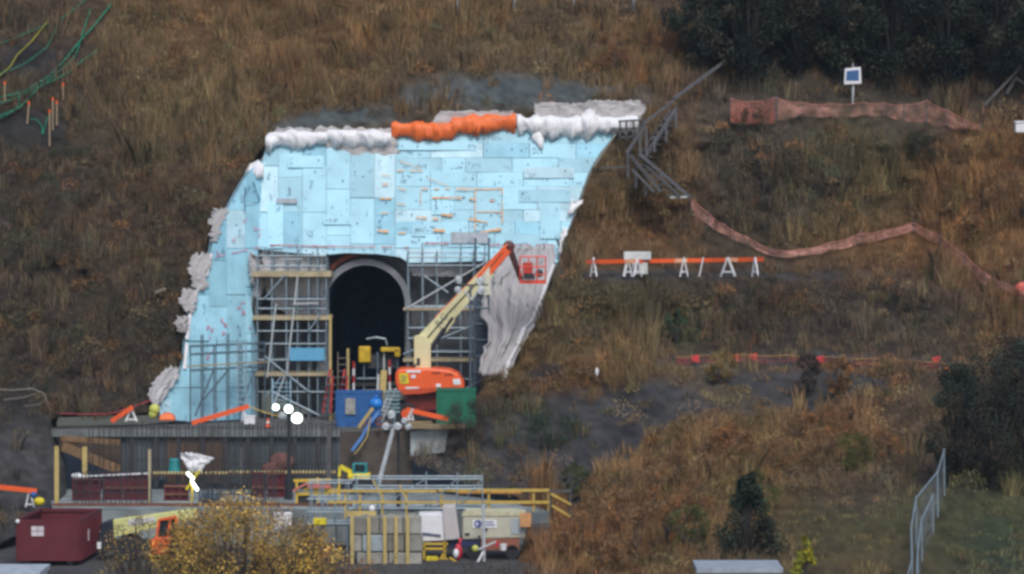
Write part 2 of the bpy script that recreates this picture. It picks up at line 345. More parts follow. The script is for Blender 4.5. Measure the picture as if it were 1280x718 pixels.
# pull the rim of the cut onto its outline so that it is not stepped
def rim_snap():
    used_ = np.zeros(H * Wd, int); np.add.at(used_, quads.ravel(), 1)
    fx, fy = GX.reshape(-1).astype(float), GY.reshape(-1).astype(float); c_ = np.where((used_ > 0) & (used_ < 4))[0]
    c_ = c_[(fx[c_] > -20) & (fx[c_] < 900) & (fy[c_] > 100) & (fy[c_] < 760)]
    best = np.full(len(c_), 1e9); bx_ = fx[c_].copy(); by_ = fy[c_].copy()
    for i in range(len(HOLE)):
        a, b_ = np.array(HOLE[i], float), np.array(HOLE[(i + 1) % len(HOLE)], float); d_ = b_ - a
        t = np.clip(((fx[c_] - a[0]) * d_[0] + (fy[c_] - a[1]) * d_[1]) / (d_ @ d_), 0, 1); qx, qy = a[0] + d_[0] * t, a[1] + d_[1] * t; dd = np.hypot(qx - fx[c_], qy - fy[c_])
        m_ = dd < best; best[m_] = dd[m_]; bx_[m_] = qx[m_]; by_[m_] = qy[m_]
    ok = best < STEP * 1.5; pts.reshape(-1, 3)[c_[ok]] = Pn(bx_[ok], by_[ok], D.reshape(-1)[c_[ok]])
rim_snap()
# the slope closes back into the earth around the cut
used = np.zeros(H * Wd, bool); used[quads.ravel()] = True
V = pts.reshape(-1, 3); colsV = base.reshape(-1, 3)
from collections import Counter
ed = np.concatenate([quads[:, [0, 1]], quads[:, [1, 2]], quads[:, [2, 3]], quads[:, [3, 0]]])
key = np.sort(ed, 1); kk = key[:, 0].astype(np.int64) * H * Wd + key[:, 1]
un, inv, cnt = np.unique(kk, return_inverse=True, return_counts=True)
be = ed[cnt[inv] == 1]
bm_in = inside.reshape(-1); near_hole = inpoly(V[:, 0] * 0 + GX.reshape(-1), GY.reshape(-1), [(a, b) for a, b in [(-20, 100), (900, 100), (900, 800), (-20, 800)]])
be = be[near_hole[be[:, 0]] & near_hole[be[:, 1]]]
nb = len(be); back = V[be.ravel()] + np.array([0, 3.0, -.3]); V2 = np.concatenate([V, back]); c2 = np.concatenate([colsV, colsV[be.ravel()]])
sk = np.stack([be[:, 1], be[:, 0], H * Wd + 2 * np.arange(nb), H * Wd + 2 * np.arange(nb) + 1], -1)
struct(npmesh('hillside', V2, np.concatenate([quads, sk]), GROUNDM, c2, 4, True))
# lower ground, one sheet far past the frame
b = MB(); b.add([(-270, -225, Z_LOW), (270, -225, Z_LOW), (270, 60, Z_LOW), (-270, 60, Z_LOW)], [(0, 1, 2, 3)])
struct(b.build('ground', mat('muddy_ground', (.05, .05, .05), .95, var=.5, scale=.5, bump=.4), loc=(0, 0, Z_LOW)))
# ================================================================== GRASS AND BRUSH (uncountable)
VEG = colmat('dry_plants', .85, .1)
def blades(px, py, hgt, col, nb, spread, wd, lean=.28, lift=0):
    """tufts of thin upright blades rooted at the given places"""
    n = len(px); Y = depth(px, py); root = Pn(px, py, Y); root[:, 2] += lift
    R = np.repeat(root, nb, 0); h = np.repeat(hgt, nb) * rng.uniform(.45, 1.1, n * nb); c = np.repeat(col, nb, 0)
    ang = rng.uniform(0, 2 * np.pi, n * nb); rr = np.sqrt(rng.uniform(0, 1, n * nb)) * spread
    R = R + np.stack([np.cos(ang) * rr, np.sin(ang) * rr, rng.uniform(-.2, 0, n * nb)], -1)
    le = rng.normal(0, lean, (n * nb, 2)) + np.stack([np.cos(ang), np.sin(ang)], -1) * lean * .5
    tip = R + np.stack([le[:, 0] * h, le[:, 1] * h, h], -1)
    mid = R + np.stack([le[:, 0] * h * .35, le[:, 1] * h * .35, h * .6], -1)
    wa = rng.uniform(-1.2, 1.2, n * nb); ww = wd * rng.uniform(.6, 1.4, n * nb)
    off = np.stack([np.cos(wa) * ww, np.sin(wa) * ww, 0 * wa], -1)
    v = np.stack([R - off * .5, R + off * .5, mid + off * .55, tip, mid - off * .55], 1).reshape(-1, 3)
    k = np.arange(n * nb) * 5
    f = np.stack([k, k + 1, k + 2, k + 3, k + 4], -1)
    c = c * rng.uniform(.55, 1.8, (n * nb, 1)); cc = np.repeat(c, 5, 0)
    return v, f, cc
def leafcloud(px, py, rad, col, nl, size, squash=.8):
    """low twiggy brush: small leaf faces filling little domes"""
    n = len(px); Y = depth(px, py); root = Pn(px, py, Y)
    c0 = np.repeat(root, nl, 0); r = np.repeat(rad, nl)
    d = rng.normal(size=(n * nl, 3)); d /= np.linalg.norm(d, axis=1, keepdims=True); d[:, 2] = np.abs(d[:, 2]) * 1.0
    q = c0 + d * (r * rng.uniform(.35, 1, n * nl) ** .6)[:, None] * np.array([1, 1, squash])
    a = rng.normal(size=(n * nl, 3)); a /= np.linalg.norm(a, axis=1, keepdims=True)
    t = rng.normal(size=(n * nl, 3)); b_ = np.cross(a, t); b_ /= np.linalg.norm(b_, axis=1, keepdims=True) + 1e-9
    s = size * rng.uniform(.5, 1.3, n * nl)[:, None]
    a[:, 2] *= 1.5
    v = np.stack([q - a * s, q + b_ * s * .2, q + a * s, q - b_ * s * .2], 1).reshape(-1, 3)
    k = np.arange(n * nl) * 4; f = np.stack([k, k + 1, k + 2, k + 3], -1)
    c = np.repeat(col, nl, 0) * rng.uniform(.5, 1.75, (n * nl, 1))
    return v, f, np.repeat(c, 4, 0)
KEEP_CLEAR = [[(735, 300), (960, 300), (960, 352), (735, 352)], [(905, 118), (1235, 118), (1235, 172), (905, 172)], [(770, 130), (870, 130), (870, 190), (770, 190)], [(0, 20), (135, 20), (135, 190), (0, 190)], [(1130, 560), (1195, 560), (1195, 730), (1130, 730)]]
HOLE_V = [(345, 162), (324, 184), (296, 222), (260, 286), (234, 364), (225, 400), (219, 455), (182, 492), (178, 522), (50, 530), (40, 560), (50, 640), (-30, 690), (-300, 730), (-300, 1100), (660, 1100), (660, 735), (690, 665), (670, 628), (560, 600), (516, 575), (516, 552), (556, 540), (605, 520), (640, 490), (664, 412), (704, 330), (712, 300), (726, 256), (736, 224), (750, 204), (778, 196), (800, 150), (700, 128)]
FENCE_LN = [(865, 250), (905, 285), (975, 318), (1040, 308), (1140, 282), (1200, 320), (1250, 352), (1280, 372)]
def sample(n, x0=-230, x1=1510, y0=-130, y1=850):
    px = rng.uniform(x0, x1, n); py = rng.uniform(y0, y1, n); return px, py
def place(n, kind, **kw):
    px, py = sample(n, **kw); ok = ~inpoly(px, py, HOLE_V); s = soil_w(px, py)
    cl = fbm(px / 26, py / 20, 91 if kind == 'g' else 191)
    ok &= rng.uniform(0, 1, n) > s * (.96 if kind == 'g' else .88)
    ok &= rng.uniform(0, 1, n) < np.clip((cl - .30) * 3.4, .08, 1)
    for z in KEEP_CLEAR: ok &= ~(inpoly(px, py, z) & (rng.uniform(0, 1, n) < .7))
    fl = np.interp(px, [a for a, _ in FENCE_LN], [b for _, b in FENCE_LN]); ok &= ~((px > 865) & (py > fl - 3) & (py < fl + 22) & (rng.uniform(0, 1, n) < .92))
    return px[ok], py[ok], cl[ok]
def mixcol(c, px, py):
    """neighbouring tufts are of different kinds"""
    pal = np.array([TAN, DKB, RUSTC, OLIVE, DKB, PALE, GREYB, GRN, TAN, DKB]); k = (fbm(px / 24 + 5, py / 20, 301) * 19).astype(int) % len(pal)
    r = rng.integers(0, len(pal), len(px)); k = np.where(rng.uniform(0, 1, len(px)) < .4, r, k)
    return c * .62 + pal[k] * .38
# tall dry grass
px, py, cl = place(52000, 'g')
hgt = (.25 + 2.6 * np.clip(fbm(px / 45, py / 34, 41) - .28, 0, 1)) * (.5 + 1.0 * cl) * rng.uniform(.6, 1.3, len(px))
hgt = np.where((py > 620) & (px > 960), hgt * .3, hgt)
hgt = np.where((px > 735) & (px < 970) & (py > 340) & (py < 375), hgt * .35, hgt)
col = zone_col(px, py) * (.12 + 2.1 * fbm(px / 22, py / 17, 13) ** 1.25)[:, None]
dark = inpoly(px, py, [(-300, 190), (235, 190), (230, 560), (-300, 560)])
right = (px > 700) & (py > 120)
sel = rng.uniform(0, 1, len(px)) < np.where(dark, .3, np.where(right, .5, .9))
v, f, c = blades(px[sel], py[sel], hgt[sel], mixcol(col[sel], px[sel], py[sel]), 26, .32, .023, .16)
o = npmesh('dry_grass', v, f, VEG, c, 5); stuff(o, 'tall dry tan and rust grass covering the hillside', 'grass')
# brush
px, py, cl = place(15000, 'b')
rad = .25 + 1.25 * np.clip(fbm(px / 45, py / 40, 43) - .2, 0, 1)
col = zone_col(px, py) * np.array([.8, .86, .9]) * (.15 + 1.8 * fbm(px / 20, py / 16, 17) ** 1.2)[:, None]
keep = ~((py > 620) & (px > 960))
v, f, c = leafcloud(px[keep], py[keep], rad[keep], mixcol(col[keep], px[keep], py[keep]), 100, .075)
o = npmesh('low_brush', v, f, VEG, c, 4); stuff(o, 'low twiggy brown brush filling the slopes between the grasses', 'undergrowth')
# bushier growth standing out of the grass in mixed domes
px, py = sample(2600); ok = ~inpoly(px, py, HOLE_V) & (rng.uniform(0, 1, len(px)) > soil_w(px, py) * .8) & ~((py > 615) & (px > 960)); ok &= fbm(px / 60, py / 45, 401) > .40
for z in KEEP_CLEAR: ok &= ~inpoly(px, py, z)
fl = np.interp(px, [a for a, _ in FENCE_LN], [b for _, b in FENCE_LN]); ok &= ~((px > 850) & (py > fl - 3) & (py < fl + 34))
ok &= ~((px > 560) & (px < 800) & (py < 330) & (py > 150) & (px < 790))
px, py = px[ok], py[ok]; pal = np.array([TAN, RUSTC, DKB, OLIVE, GREYB, PALE, DKB, GRN, RUSTC, DKB])
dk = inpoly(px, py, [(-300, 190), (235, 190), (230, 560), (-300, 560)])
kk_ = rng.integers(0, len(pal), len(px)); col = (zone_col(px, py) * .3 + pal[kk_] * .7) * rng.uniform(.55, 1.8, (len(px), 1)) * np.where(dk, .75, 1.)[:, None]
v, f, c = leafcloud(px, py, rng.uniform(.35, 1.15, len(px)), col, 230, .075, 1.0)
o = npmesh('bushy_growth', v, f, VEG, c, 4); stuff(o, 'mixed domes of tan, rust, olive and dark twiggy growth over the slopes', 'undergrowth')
# ================================================================== TREES AND SHRUBS
LEAF = colmat('leaves', .7, .25)
BARK = mat('bark', (.07, .058, .05), .9, var=.3)
BARKD = mat('dark_bark', (.03, .027, .025), .9, var=.3)
def leaf_mesh(name, clumps, per, size, col, parent, up=0., tint=.4, wide=.5):
    per = int(per * 1.7)
    if up > .3: wide = .28
    cs = np.array([c[:3] for c in clumps], float); rs = np.array([c[3] for c in clumps]); br = np.array([c[4] if len(c) > 4 else 1 for c in clumps])
    n = len(cs) * per; c0 = np.repeat(cs, per, 0); r = np.repeat(rs, per)
    d = rng.normal(size=(n, 3)); d /= np.linalg.norm(d, axis=1, keepdims=True)
    q = c0 + d * (r * rng.uniform(.05, 1, n) ** .5)[:, None]
    a = rng.normal(size=(n, 3)); a[:, 2] += up; a /= np.linalg.norm(a, axis=1, keepdims=True)
    b_ = np.cross(a, rng.normal(size=(n, 3))); b_ /= np.linalg.norm(b_, axis=1, keepdims=True) + 1e-9
    s = size * .72 * rng.uniform(.55, 1.35, n)[:, None]; per = per
    v = np.stack([q - a * s, q + b_ * s * wide, q + a * s, q - b_ * s * wide], 1).reshape(-1, 3)
    k = np.arange(n) * 4; f = np.stack([k, k + 1, k + 2, k + 3], -1)
    col = np.array(col); cc = col[rng.integers(0, len(col), len(cs))] if col.ndim == 2 else np.repeat(col[None], len(cs), 0)
    cc = cc * br[:, None]; c = np.repeat(cc, per, 0) * rng.uniform(1 - tint, 1 + tint, (n, 1))
    o = npmesh(name, v, f, LEAF, np.repeat(c, 4, 0), 4, loc=tuple(ORG[parent.name])); o.parent = parent; o.location = (0, 0, 0); return o
def plant(name, base, h, wd, col, label, cat, group=None, per=60, size=.09, nclump=26, bark=None, shape='round', trunk=.25, bare=1., up=.0, crown='crown'):
    base = Vector(base); root = thing(name, base, label, cat, group); tr = MB(); cl = []
    bk = bark or BARK; t0 = h * trunk
    tr.tube(base - Vector((0, 0, .3)), base + Vector((0, 0, max(t0, .15))), h * .022 + .02, 7, h * .016 + .012)
    top = base + Vector((0, 0, max(t0, .15)))
    for i in range(nclump):
        a = random.uniform(0, 6.283); u = random.random()
        if shape == 'cone':
            z = t0 + (h - t0) * (u ** .8); rr = wd / 2 * (1 - (z - t0) / (h - t0) * .92) * random.uniform(.35, 1)
            cr = wd * .13 * (1.25 - u * .7)
        elif shape == 'upright':
            z = t0 + (h - t0) * u * .95; rr = wd / 2 * random.uniform(.1, 1) * (.55 + .45 * math.sin(min(1, u + .2) * 3.0)); cr = wd * random.uniform(.11, .2)
        else:
            fz = random.uniform(-1, 1); rr = wd / 2 * math.sqrt(max(0, 1 - fz * fz)) * random.uniform(.45, 1.02); z = t0 + (h - t0) * (.5 + .5 * fz * .9); cr = wd * random.uniform(.09, .19)
        q = base + Vector((math.cos(a) * rr, math.sin(a) * rr, z))
        cl.append((q.x, q.y, q.z, cr, random.uniform(.55, 1.45)))
        if i % 2 == 0 or bare > 1:
            mid = top.lerp(q, .55) + Vector((random.uniform(-.1, .1), random.uniform(-.1, .1), .12)) * h * .2
            tr.tube(top, mid, h * .010 + .008, 5, h * .006 + .006); tr.tube(mid, q, h * .006 + .006, 5, .006)
            if bare > 1:
                for _ in range(3):
                    e = q + Vector((random.uniform(-1, 1), random.uniform(-1, 1), random.uniform(-.2, 1))) * wd * .13; tr.tube(q, e, .012, 4, .006)
    tr.build('trunk' if cat == 'tree' else 'stem', bk, root)
    leaf_mesh(crown, cl, per, size, col, root, up)
    return root
DG = [(.016, .026, .020), (.022, .030, .018), (.012, .020, .021), (.034, .034, .020), (.05, .042, .026)]
for i, (px, py, wpx, hpx) in enumerate([(880, 100, 70, 150), (935, 112, 90, 190), (1000, 100, 85, 200), (1050, 108, 80, 200), (1115, 112, 95, 200), (1185, 118, 80, 190), (1245, 120, 85, 190), (1330, 130, 100, 200), (965, 60, 100, 170), (1085, 60, 100, 170), (1200, 70, 100, 170)]):
    k = 4800 / 212
    plant('evergreen_tree', S(px, py), hpx / k, wpx / k * 1.25, DG, 'dark evergreen tree in the thicket behind the orange mesh fence on the bench above', 'tree', 'dark trees along the top of the slope', per=130, size=.14, nclump=52, bark=BARKD, trunk=.06)
for i, (px, py, wpx, hpx) in enumerate([(1195, 605, 70, 150), (1240, 612, 90, 175), (1290, 612, 90, 190), (1225, 560, 80, 130), (1275, 540, 90, 120), (1360, 600, 110, 200)]):
    k = 4800 / 166
    plant('broadleaf_tree', S(px, py), hpx / k, wpx / k * 1.2, [(.026, .036, .026), (.036, .042, .024), (.02, .027, .026), (.06, .052, .03), (.045, .035, .024)], 'dark green tree behind the chain link fence beside the grass', 'tree', 'dark trees beside the chain link fence', per=84, size=.085, nclump=52, bark=BARKD, trunk=.05)
# shrubs that stand out one by one
RUSTS = [(.24, .125, .055), (.21, .12, .06), (.18, .11, .06), (.26, .12, .045)]
for (px, py, wpx, hpx) in [(735, 700, 60, 80), (775, 668, 60, 80), (815, 640, 60, 75), (850, 615, 55, 70), (890, 600, 55, 65), (795, 705, 60, 80), (835, 680, 60, 70), (870, 650, 50, 60), (930, 580, 50, 50), (700, 712, 50, 55), (760, 715, 50, 60), (905, 565, 45, 45)]:
    k = 4800 / 168
    plant('rust_shrub', S(px, py), hpx / k * .9, wpx / k, RUSTS, 'rust orange upright shrub on the bank beside the works yard', 'shrub', 'rust shrubs on the near bank', per=70, size=.085, nclump=26, shape='upright', trunk=.03, up=1.2, crown='foliage')
for (px, py, wpx, hpx) in [(980, 585, 60, 40), (1030, 580, 50, 45), (1085, 578, 50, 45), (1060, 545, 50, 35), (1110, 590, 40, 45), (1000, 545, 50, 30)]:
    plant('rust_shrub', S(px, py), hpx / 27, wpx / 27, RUSTS, 'low rust brown shrub between the dark earth and the mown grass', 'shrub', 'rust shrubs above the mown grass', per=60, size=.08, nclump=20, trunk=.03, up=.8, crown='foliage')
for (px, py, wpx, hpx) in [(1235, 275, 60, 55), (1275, 280, 60, 65), (1255, 245, 50, 40), (1215, 300, 40, 30)]:
    plant('rust_shrub', S(px, py), hpx / 23.8, wpx / 23.8, RUSTS, 'rust orange shrub on the upper slope beneath the white box at the edge', 'shrub', 'rust shrubs on the upper slope', per=60, size=.08, nclump=20, trunk=.03, up=.8, crown='foliage')
for (px, py, lab) in [(1048, 498, 'round rust shrub standing alone on the dark earth below the orange tape'), (1010, 496, 'dark brown round shrub on the dark earth below the orange tape')]:
    plant('round_shrub', S(px, py), 52 / 25.5, 40 / 25.5, RUSTS if 'rust' in lab else [(.07, .05, .04)], lab, 'shrub', per=80, size=.075, nclump=22, trunk=.05, crown='foliage')
for (px, py, wpx, hpx, colr, lab) in [(690, 560, 75, 45, (.035, .06, .035), 'low green shrub on the dark earth bank right of the deck'), (900, 480, 40, 45, (.20, .14, .05), 'pale yellow tan shrub under the orange tape'), (845, 430, 26, 45, (.05, .085, .042), 'bright green shrub on the slope below the barricade rail'), (950, 640, 50, 50, (.09, .10, .03), 'olive shrub left of the mown grass'), (1070, 590, 60, 45, (.10, .10, .03), 'yellow green shrub at the top of the mown grass'), (860, 690, 60, 60, (.08, .09, .03), 'olive green shrub at the foot of the rust bank'), (720, 625, 40, 45, (.07, .09, .035), 'light green shrub at the end of the yellow stair rail'), (635, 500, 60, 40, (.16, .11, .05), 'tan brush at the foot of the grey drape'), (1150, 200, 50, 35, (.05, .05, .03), 'dark olive bush at the end of the upper mesh fence'), (940, 165, 60, 30, (.04, .055, .03), 'dark green bush under the upper mesh fence'), (770, 90, 50, 50, (.2, .095, .04), 'rust shrub above the grey blankets'), (830, 85, 50, 60, (.20, .10, .045), 'rust shrub beside the handrail climbing the slope')]:
    k = 4800 / (200 + depth(px, py)); plant('shrub', S(px, py), hpx / k, wpx / k, colr, lab, 'shrub', per=80, size=.08, nclump=24, trunk=.04, up=.5, crown='foliage')
k = 4800 / 160
plant('conifer', S(935, 700), 105 / k, 95 / k, [(.02, .038, .028), (.028, .042, .026), (.03, .036, .022)], 'small dark green conifer rising behind the flat shed roof', 'tree', per=70, size=.10, nclump=64, shape='cone', trunk=.06, bark=BARKD)
plant('yellow_shrub', S(1006, 728), 52 / k, 44 / k, [(.30, .27, .02), (.22, .22, .03)], 'bright yellow shrub right of the flat shed roof', 'shrub', per=70, size=.09, nclump=20, shape='cone', trunk=.04, crown='foliage')
# autumn trees in front of the yard, nearer the viewer
GOLD = [(.58, .36, .06), (.48, .29, .065), (.64, .42, .09), (.26, .17, .06), (.36, .23, .07), (.18, .12, .05)]
def near(px, Y, z=Z_LOW):
    q = P(px, 700, Y); return Vector((q.x, Y, z))
plant('autumn_tree', near(300, -72), 6.1, 5.6, GOLD, 'golden leaved tree before the yard, the densest of the yellow trees', 'tree', per=84, size=.068, nclump=130, trunk=.25, bare=2, up=0)
plant('autumn_tree', near(372, -74), 5.6, 3.6, GOLD, 'golden leaved tree at the side of the densest one nearest the concrete blocks', 'tree', per=52, size=.068, nclump=60, trunk=.25, bare=2)
plant('autumn_tree', near(232, -70), 5.2, 3.4, GOLD, 'golden leaved tree left of the densest one, below the orange cab', 'tree', per=60, size=.068, nclump=56, trunk=.25, bare=2)
plant('autumn_tree', near(170, -68), 5.4, 3.0, GOLD, 'thin twiggy tree with few yellow leaves beside the red dumpster', 'tree', per=16, size=.06, nclump=40, trunk=.3, bare=2)
plant('autumn_tree', near(405, -70), 5.0, 3.4, [(.30, .19, .05), (.22, .15, .06), (.34, .14, .05)], 'sparse tree with bare twigs before the concrete blocks', 'tree', per=40, size=.065, nclump=44, trunk=.3, bare=2)
plant('dark_bush', P(584, 556, -10.6), 2.1, 2.6, [(.05, .036, .03), (.065, .05, .034), (.04, .034, .03)], 'dark brown bush in front of the green bin at the end of the deck', 'shrub', per=90, size=.07, nclump=34, trunk=.04, up=.5, crown='foliage')
# bare branches at the far side
b = thing('bare_tree', S(62, 508), 'leafless pale branch leaning left above the end of the deck', 'tree'); m_ = MB()
pp = [P(62, 512, -9), P(55, 492, -9.2), P(40, 486, -9.4), P(15, 488, -9.6), P(-15, 486, -9.8)]
m_.path(pp, .035); m_.path([P(50, 490, -9.2), P(30, 497, -9.3), P(5, 500, -9.4)], .025); m_.path([P(56, 500, -9.1), P(48, 506, -9.1), P(30, 508, -9.2)], .02); m_.build('branch', mat('pale_bark', (.25, .21, .18), .9), b)
# dark scrub on the yard floor in front of the machines
n = 420; sx = rng.uniform(-17, 9, n); sy = rng.uniform(-46, -34, n); ok = ~((sx > -7.5) & (sx < 3) & (rng.uniform(0, 1, n) < .8)); sx, sy = sx[ok], sy[ok]; n = len(sx); nl = 70
r = np.repeat(rng.uniform(.35, 1.15, n), nl); d = rng.normal(size=(n * nl, 3)); d /= np.linalg.norm(d, axis=1, keepdims=True); d[:, 2] = np.abs(d[:, 2])
q = np.repeat(np.stack([sx, sy, np.full(n, Z_LOW)], -1), nl, 0) + d * (r * rng.uniform(.3, 1, n * nl))[:, None]
a = rng.normal(size=(n * nl, 3)); a[:, 2] *= 1.8; a /= np.linalg.norm(a, axis=1, keepdims=True); b_ = np.cross(a, rng.normal(size=(n * nl, 3))); b_ /= np.linalg.norm(b_, axis=1, keepdims=True) + 1e-9
s = .08 * rng.uniform(.5, 1.3, n * nl)[:, None]
v = np.stack([q - a * s, q + b_ * s * .25, q + a * s, q - b_ * s * .25], 1).reshape(-1, 3); k = np.arange(n * nl) * 4
cc = np.repeat(np.array([DKB, GREYB, OLIVE, DKB])[rng.integers(0, 4, n)], nl, 0) * rng.uniform(.4, 1.3, (n * nl, 1))
stuff(npmesh('yard_scrub', v, np.stack([k, k + 1, k + 2, k + 3], -1), VEG, np.repeat(cc, 4, 0), 4), 'dark twiggy scrub on the yard floor before the dumpster and the blocks', 'undergrowth')
# ================================================================== DECK, PIT AND WALLS
DY = -9.5                                                    # front edge of the deck
def X(px, Y): return P(px, 500, Y).x
xl, xr = X(62, DY), X(545, DY)
d = MB()
d.add([(xl, DY, 0), (X(536, DY), DY, 0), (X(560, -6), -6, 0), (X(630, -1), -1, 0), (X(680, 3), 3, 0), (X(300, 3), 3, 0), (X(180, -6), -6, 0), (X(62, -7.8), -7.8, 0)], [tuple(range(8))])
struct(d.build('deck', mat('deck_mud', (.10, .098, .094), .95, var=.45, scale=.8, bump=.3)))
rw = thing('retaining_wall', (0, DY, Z_PIT), 'long retaining wall of timber lagging and dark panels under the edge of the deck', 'retaining wall')
d = MB(); d.prism([(xl, DY - .25, -.02), (xl, DY - .25, -.38), (X(425, DY), DY - .25, -.38), (X(425, DY), DY - .25, -.02)], (0, .9, 0)); d.build('cap_beam', CONC, rw)
def panel(pts, m, name='lagging_panel', dy=0):
    q = MB(); q.prism([P(a, b_, DY + dy) for a, b_ in pts], (0, .3, 0)); return q.build(name, m, rw)
panel([(72, 545), (152, 545), (152, 588), (128, 586), (100, 572), (76, 560)], LAGGING)
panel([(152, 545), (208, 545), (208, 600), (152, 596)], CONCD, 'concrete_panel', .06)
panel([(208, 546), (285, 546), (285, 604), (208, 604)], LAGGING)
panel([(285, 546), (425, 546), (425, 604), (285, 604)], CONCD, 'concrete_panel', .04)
panel([(425, 542), (516, 536), (516, 606), (425, 606)], mat('brown_earth_face', (.085, .068, .055), .95, var=.4, scale=1.2, bump=.5), 'earth_face', .1)
for a in range(166, 425, 29):
    q = MB(); p0 = P(a, 545, DY - .08); q.bar((p0.x, p0.y, -.38), (p0.x, p0.y, Z_PIT), .16, .2); q.build('pile', mat('pile_steel', (.055, .055, .06), .8, var=.3), rw)
# pale block under the right end of the deck
b = MB(); b.prism([P(513, 540, -10), P(546, 536, -10), P(560, 536, -10), P(556, 566, -10), (P(513, 571, -10))], (0, 2.2, 0))
tag(b.build('concrete_block', CONCL, bevel=.03), 'pale grey concrete abutment block under the deck behind the leaning white mast', 'concrete block')
b = MB(); b.box(P(545, 533, -10.3), (2.9, .5, .22)); b.box(P(525, 528, -9.9), (1.2, .3, .1))
tag(b.build('timber_edge', mat('timber_edge', (.26, .20, .11), .9, var=.3)), 'brown timber edge along the deck above the pale abutment block', 'timber beam')
# pit slab and its front wall
d = MB(); d.prism([(X(66, -22), -22, Z_PIT), (X(700, -22), -22, Z_PIT), (X(690, DY), DY, Z_PIT), (X(60, DY), DY, Z_PIT)], (0, 0, -1.7))
struct(d.build('slab', mat('slab_concrete', (.22, .25, .25), .9, var=.5, scale=.8, streak=True)))
q = MB(); q.bar(P(66, 631, -22.05), P(440, 631, -22.05), .1, .14)
tag(q.build('edge_beam', RUST), 'rusty steel edge beam along the front of the pit slab', 'beam')
# ------------------------------------------------------------------ tunnel portal
port = thing('tunnel_portal', (P(458, 520, 2).x, 2, 0), 'rough grey tunnel portal with a dark arched opening in the blue boarded cut', 'tunnel')
cx0 = P(458, 380, 2).x; zc0 = P(458, 380, 2).z; R0 = 49 * 202 / F
def arch(r, y, n=28, zb=-.3):
    pts_ = [Vector((cx0 + r, y, zb)), Vector((cx0 + r, y, zc0 * .5))]
    pts_ += [Vector((cx0 + r * math.cos(t), y, zc0 + r * math.sin(t))) for t in np.linspace(0, math.pi, n)]
    return pts_ + [Vector((cx0 - r, y, zc0 * .5)), Vector((cx0 - r, y, zb))]
def skin(mb, a, b_, mi=0):
    n = len(a); mb.add(list(a) + list(b_), [(i, i + 1, n + i + 1, n + i) for i in range(n - 1)], mi)
xL, xR, zT = X(308, 2), X(672, 2), P(458, 285, 2).z
inn = arch(R0, 2, 60); out_ = []
for q in inn:
    dx, dz = q.x - cx0, q.z - zc0 * .6
    ts = [((xR - cx0) / dx) if dx > 1e-6 else 1e9, ((xL - cx0) / dx) if dx < -1e-6 else 1e9, ((zT - zc0 * .6) / dz) if dz > 1e-6 else 1e9, ((-.3 - zc0 * .6) / dz) if dz < -1e-6 else 1e9]
    t = min(ts); out_.append(Vector((cx0 + dx * t, 2, zc0 * .6 + dz * t)))
m_ = MB(); prev = inn
for k in range(1, 15):
    cur = []
    for i, (a, b_) in enumerate(zip(inn, out_)):
        q = a.lerp(b_, k / 14); nz_ = float(fbm(q.x * .9 + 40, q.z * .9 + 40, 5)) - .5
        cur.append(Vector((q.x, 2 + nz_ * 1.3 * min(1, k / 3), q.z)))
    skin(m_, prev, cur); prev = cur
m_.build('shotcrete_face', SHOT, port)
m_ = MB(); skin(m_, arch(R0 - .02, .75), arch(R0 - .02, 17)); e = arch(R0 - .02, 17); m_.add(e, [tuple(range(len(e)))])  # end wall added close behind the mouth so that light reaches it
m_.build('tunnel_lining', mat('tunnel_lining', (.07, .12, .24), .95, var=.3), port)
m_ = MB(); a, b_ = arch(R0, .7), arch(R0 + .32, .7); skin(m_, a, b_); skin(m_, b_, arch(R0 + .32, 2.3)); skin(m_, arch(R0, 2), a); m_.build('arch_ring', mat('ring_concrete', (.24, .25, .27), .9, var=.3, scale=1.5, bump=.3), port)
m_ = MB(); m_.path([Vector((cx0 + (R0 + .5) * math.cos(t), .9, zc0 + (R0 + .62) * math.sin(t))) for t in np.linspace(2.35, 1.55, 8)], .16, 7); m_.build('waterproofing_strip', mat('rust_membrane', (.24, .07, .05), .8, var=.5), port)
# the side of the recess behind the left wing, and its white membrane
m_ = MB(); m_.prism([P(322, 308, .6), P(318, 360, -.4), P(319, 528, -2), P(326, 528, 2.3), P(326, 308, 2.3)], (.06, 0, 0)); m_.build('reveal', SHOT, port)
def sheet(name, rows, Y, m, parent=None, label=None, cat=None, group=None, amp=.15, nu=24, nv=24, fold=3., ragged=.0, Yf=None, thick=.03, kind=None, sd=0):
    """hanging cloth: rows of (left px, right px, py), with folds running down it"""
    ys = [r[2] for r in rows]; vs = []
    for j in range(nv + 1):
        t = j / nv; py = lerp(ys[0], ys[-1], t)
        l_ = np.interp(py, ys, [r[0] for r in rows]); r_ = np.interp(py, ys, [r[1] for r in rows])
        l_ += (float(vnoise(j * .9, 3 + sd, 2)) - .5) * ragged; r_ += (float(vnoise(j * .9, 9 + sd, 4)) - .5) * ragged
        for i in range(nu + 1):
            u = i / nu; px = lerp(l_, r_, u); yy = py + ((float(vnoise(i * .8, j * .1 + 7 + sd, 6)) - .5) * ragged if j in (0, nv) else 0)
            y0 = Yf(px, yy) if Yf else Y
            f_ = (abs(2 * float(fbm(u * fold + sd, t * 1.1 + .3 * u, 21 + sd)) - 1) * 2.4 - .5) * amp + (float(fbm(u * 6 + sd, t * 5, 27 + sd)) - .5) * amp * .7
            vs.append(P(px, yy, y0 - amp - f_))
    mb = MB(); n = nu + 1
    mb.add(vs, [(j * n + i, j * n + i + 1, (j + 1) * n + i + 1, (j + 1) * n + i) for j in range(nv) for i in range(nu)])
    o = mb.build(name, m, parent, smooth=True)
    s_ = o.modifiers.new('thickness', 'SOLIDIFY'); s_.thickness = thick
    if label: tag(o, label, cat, group, kind)
    return o
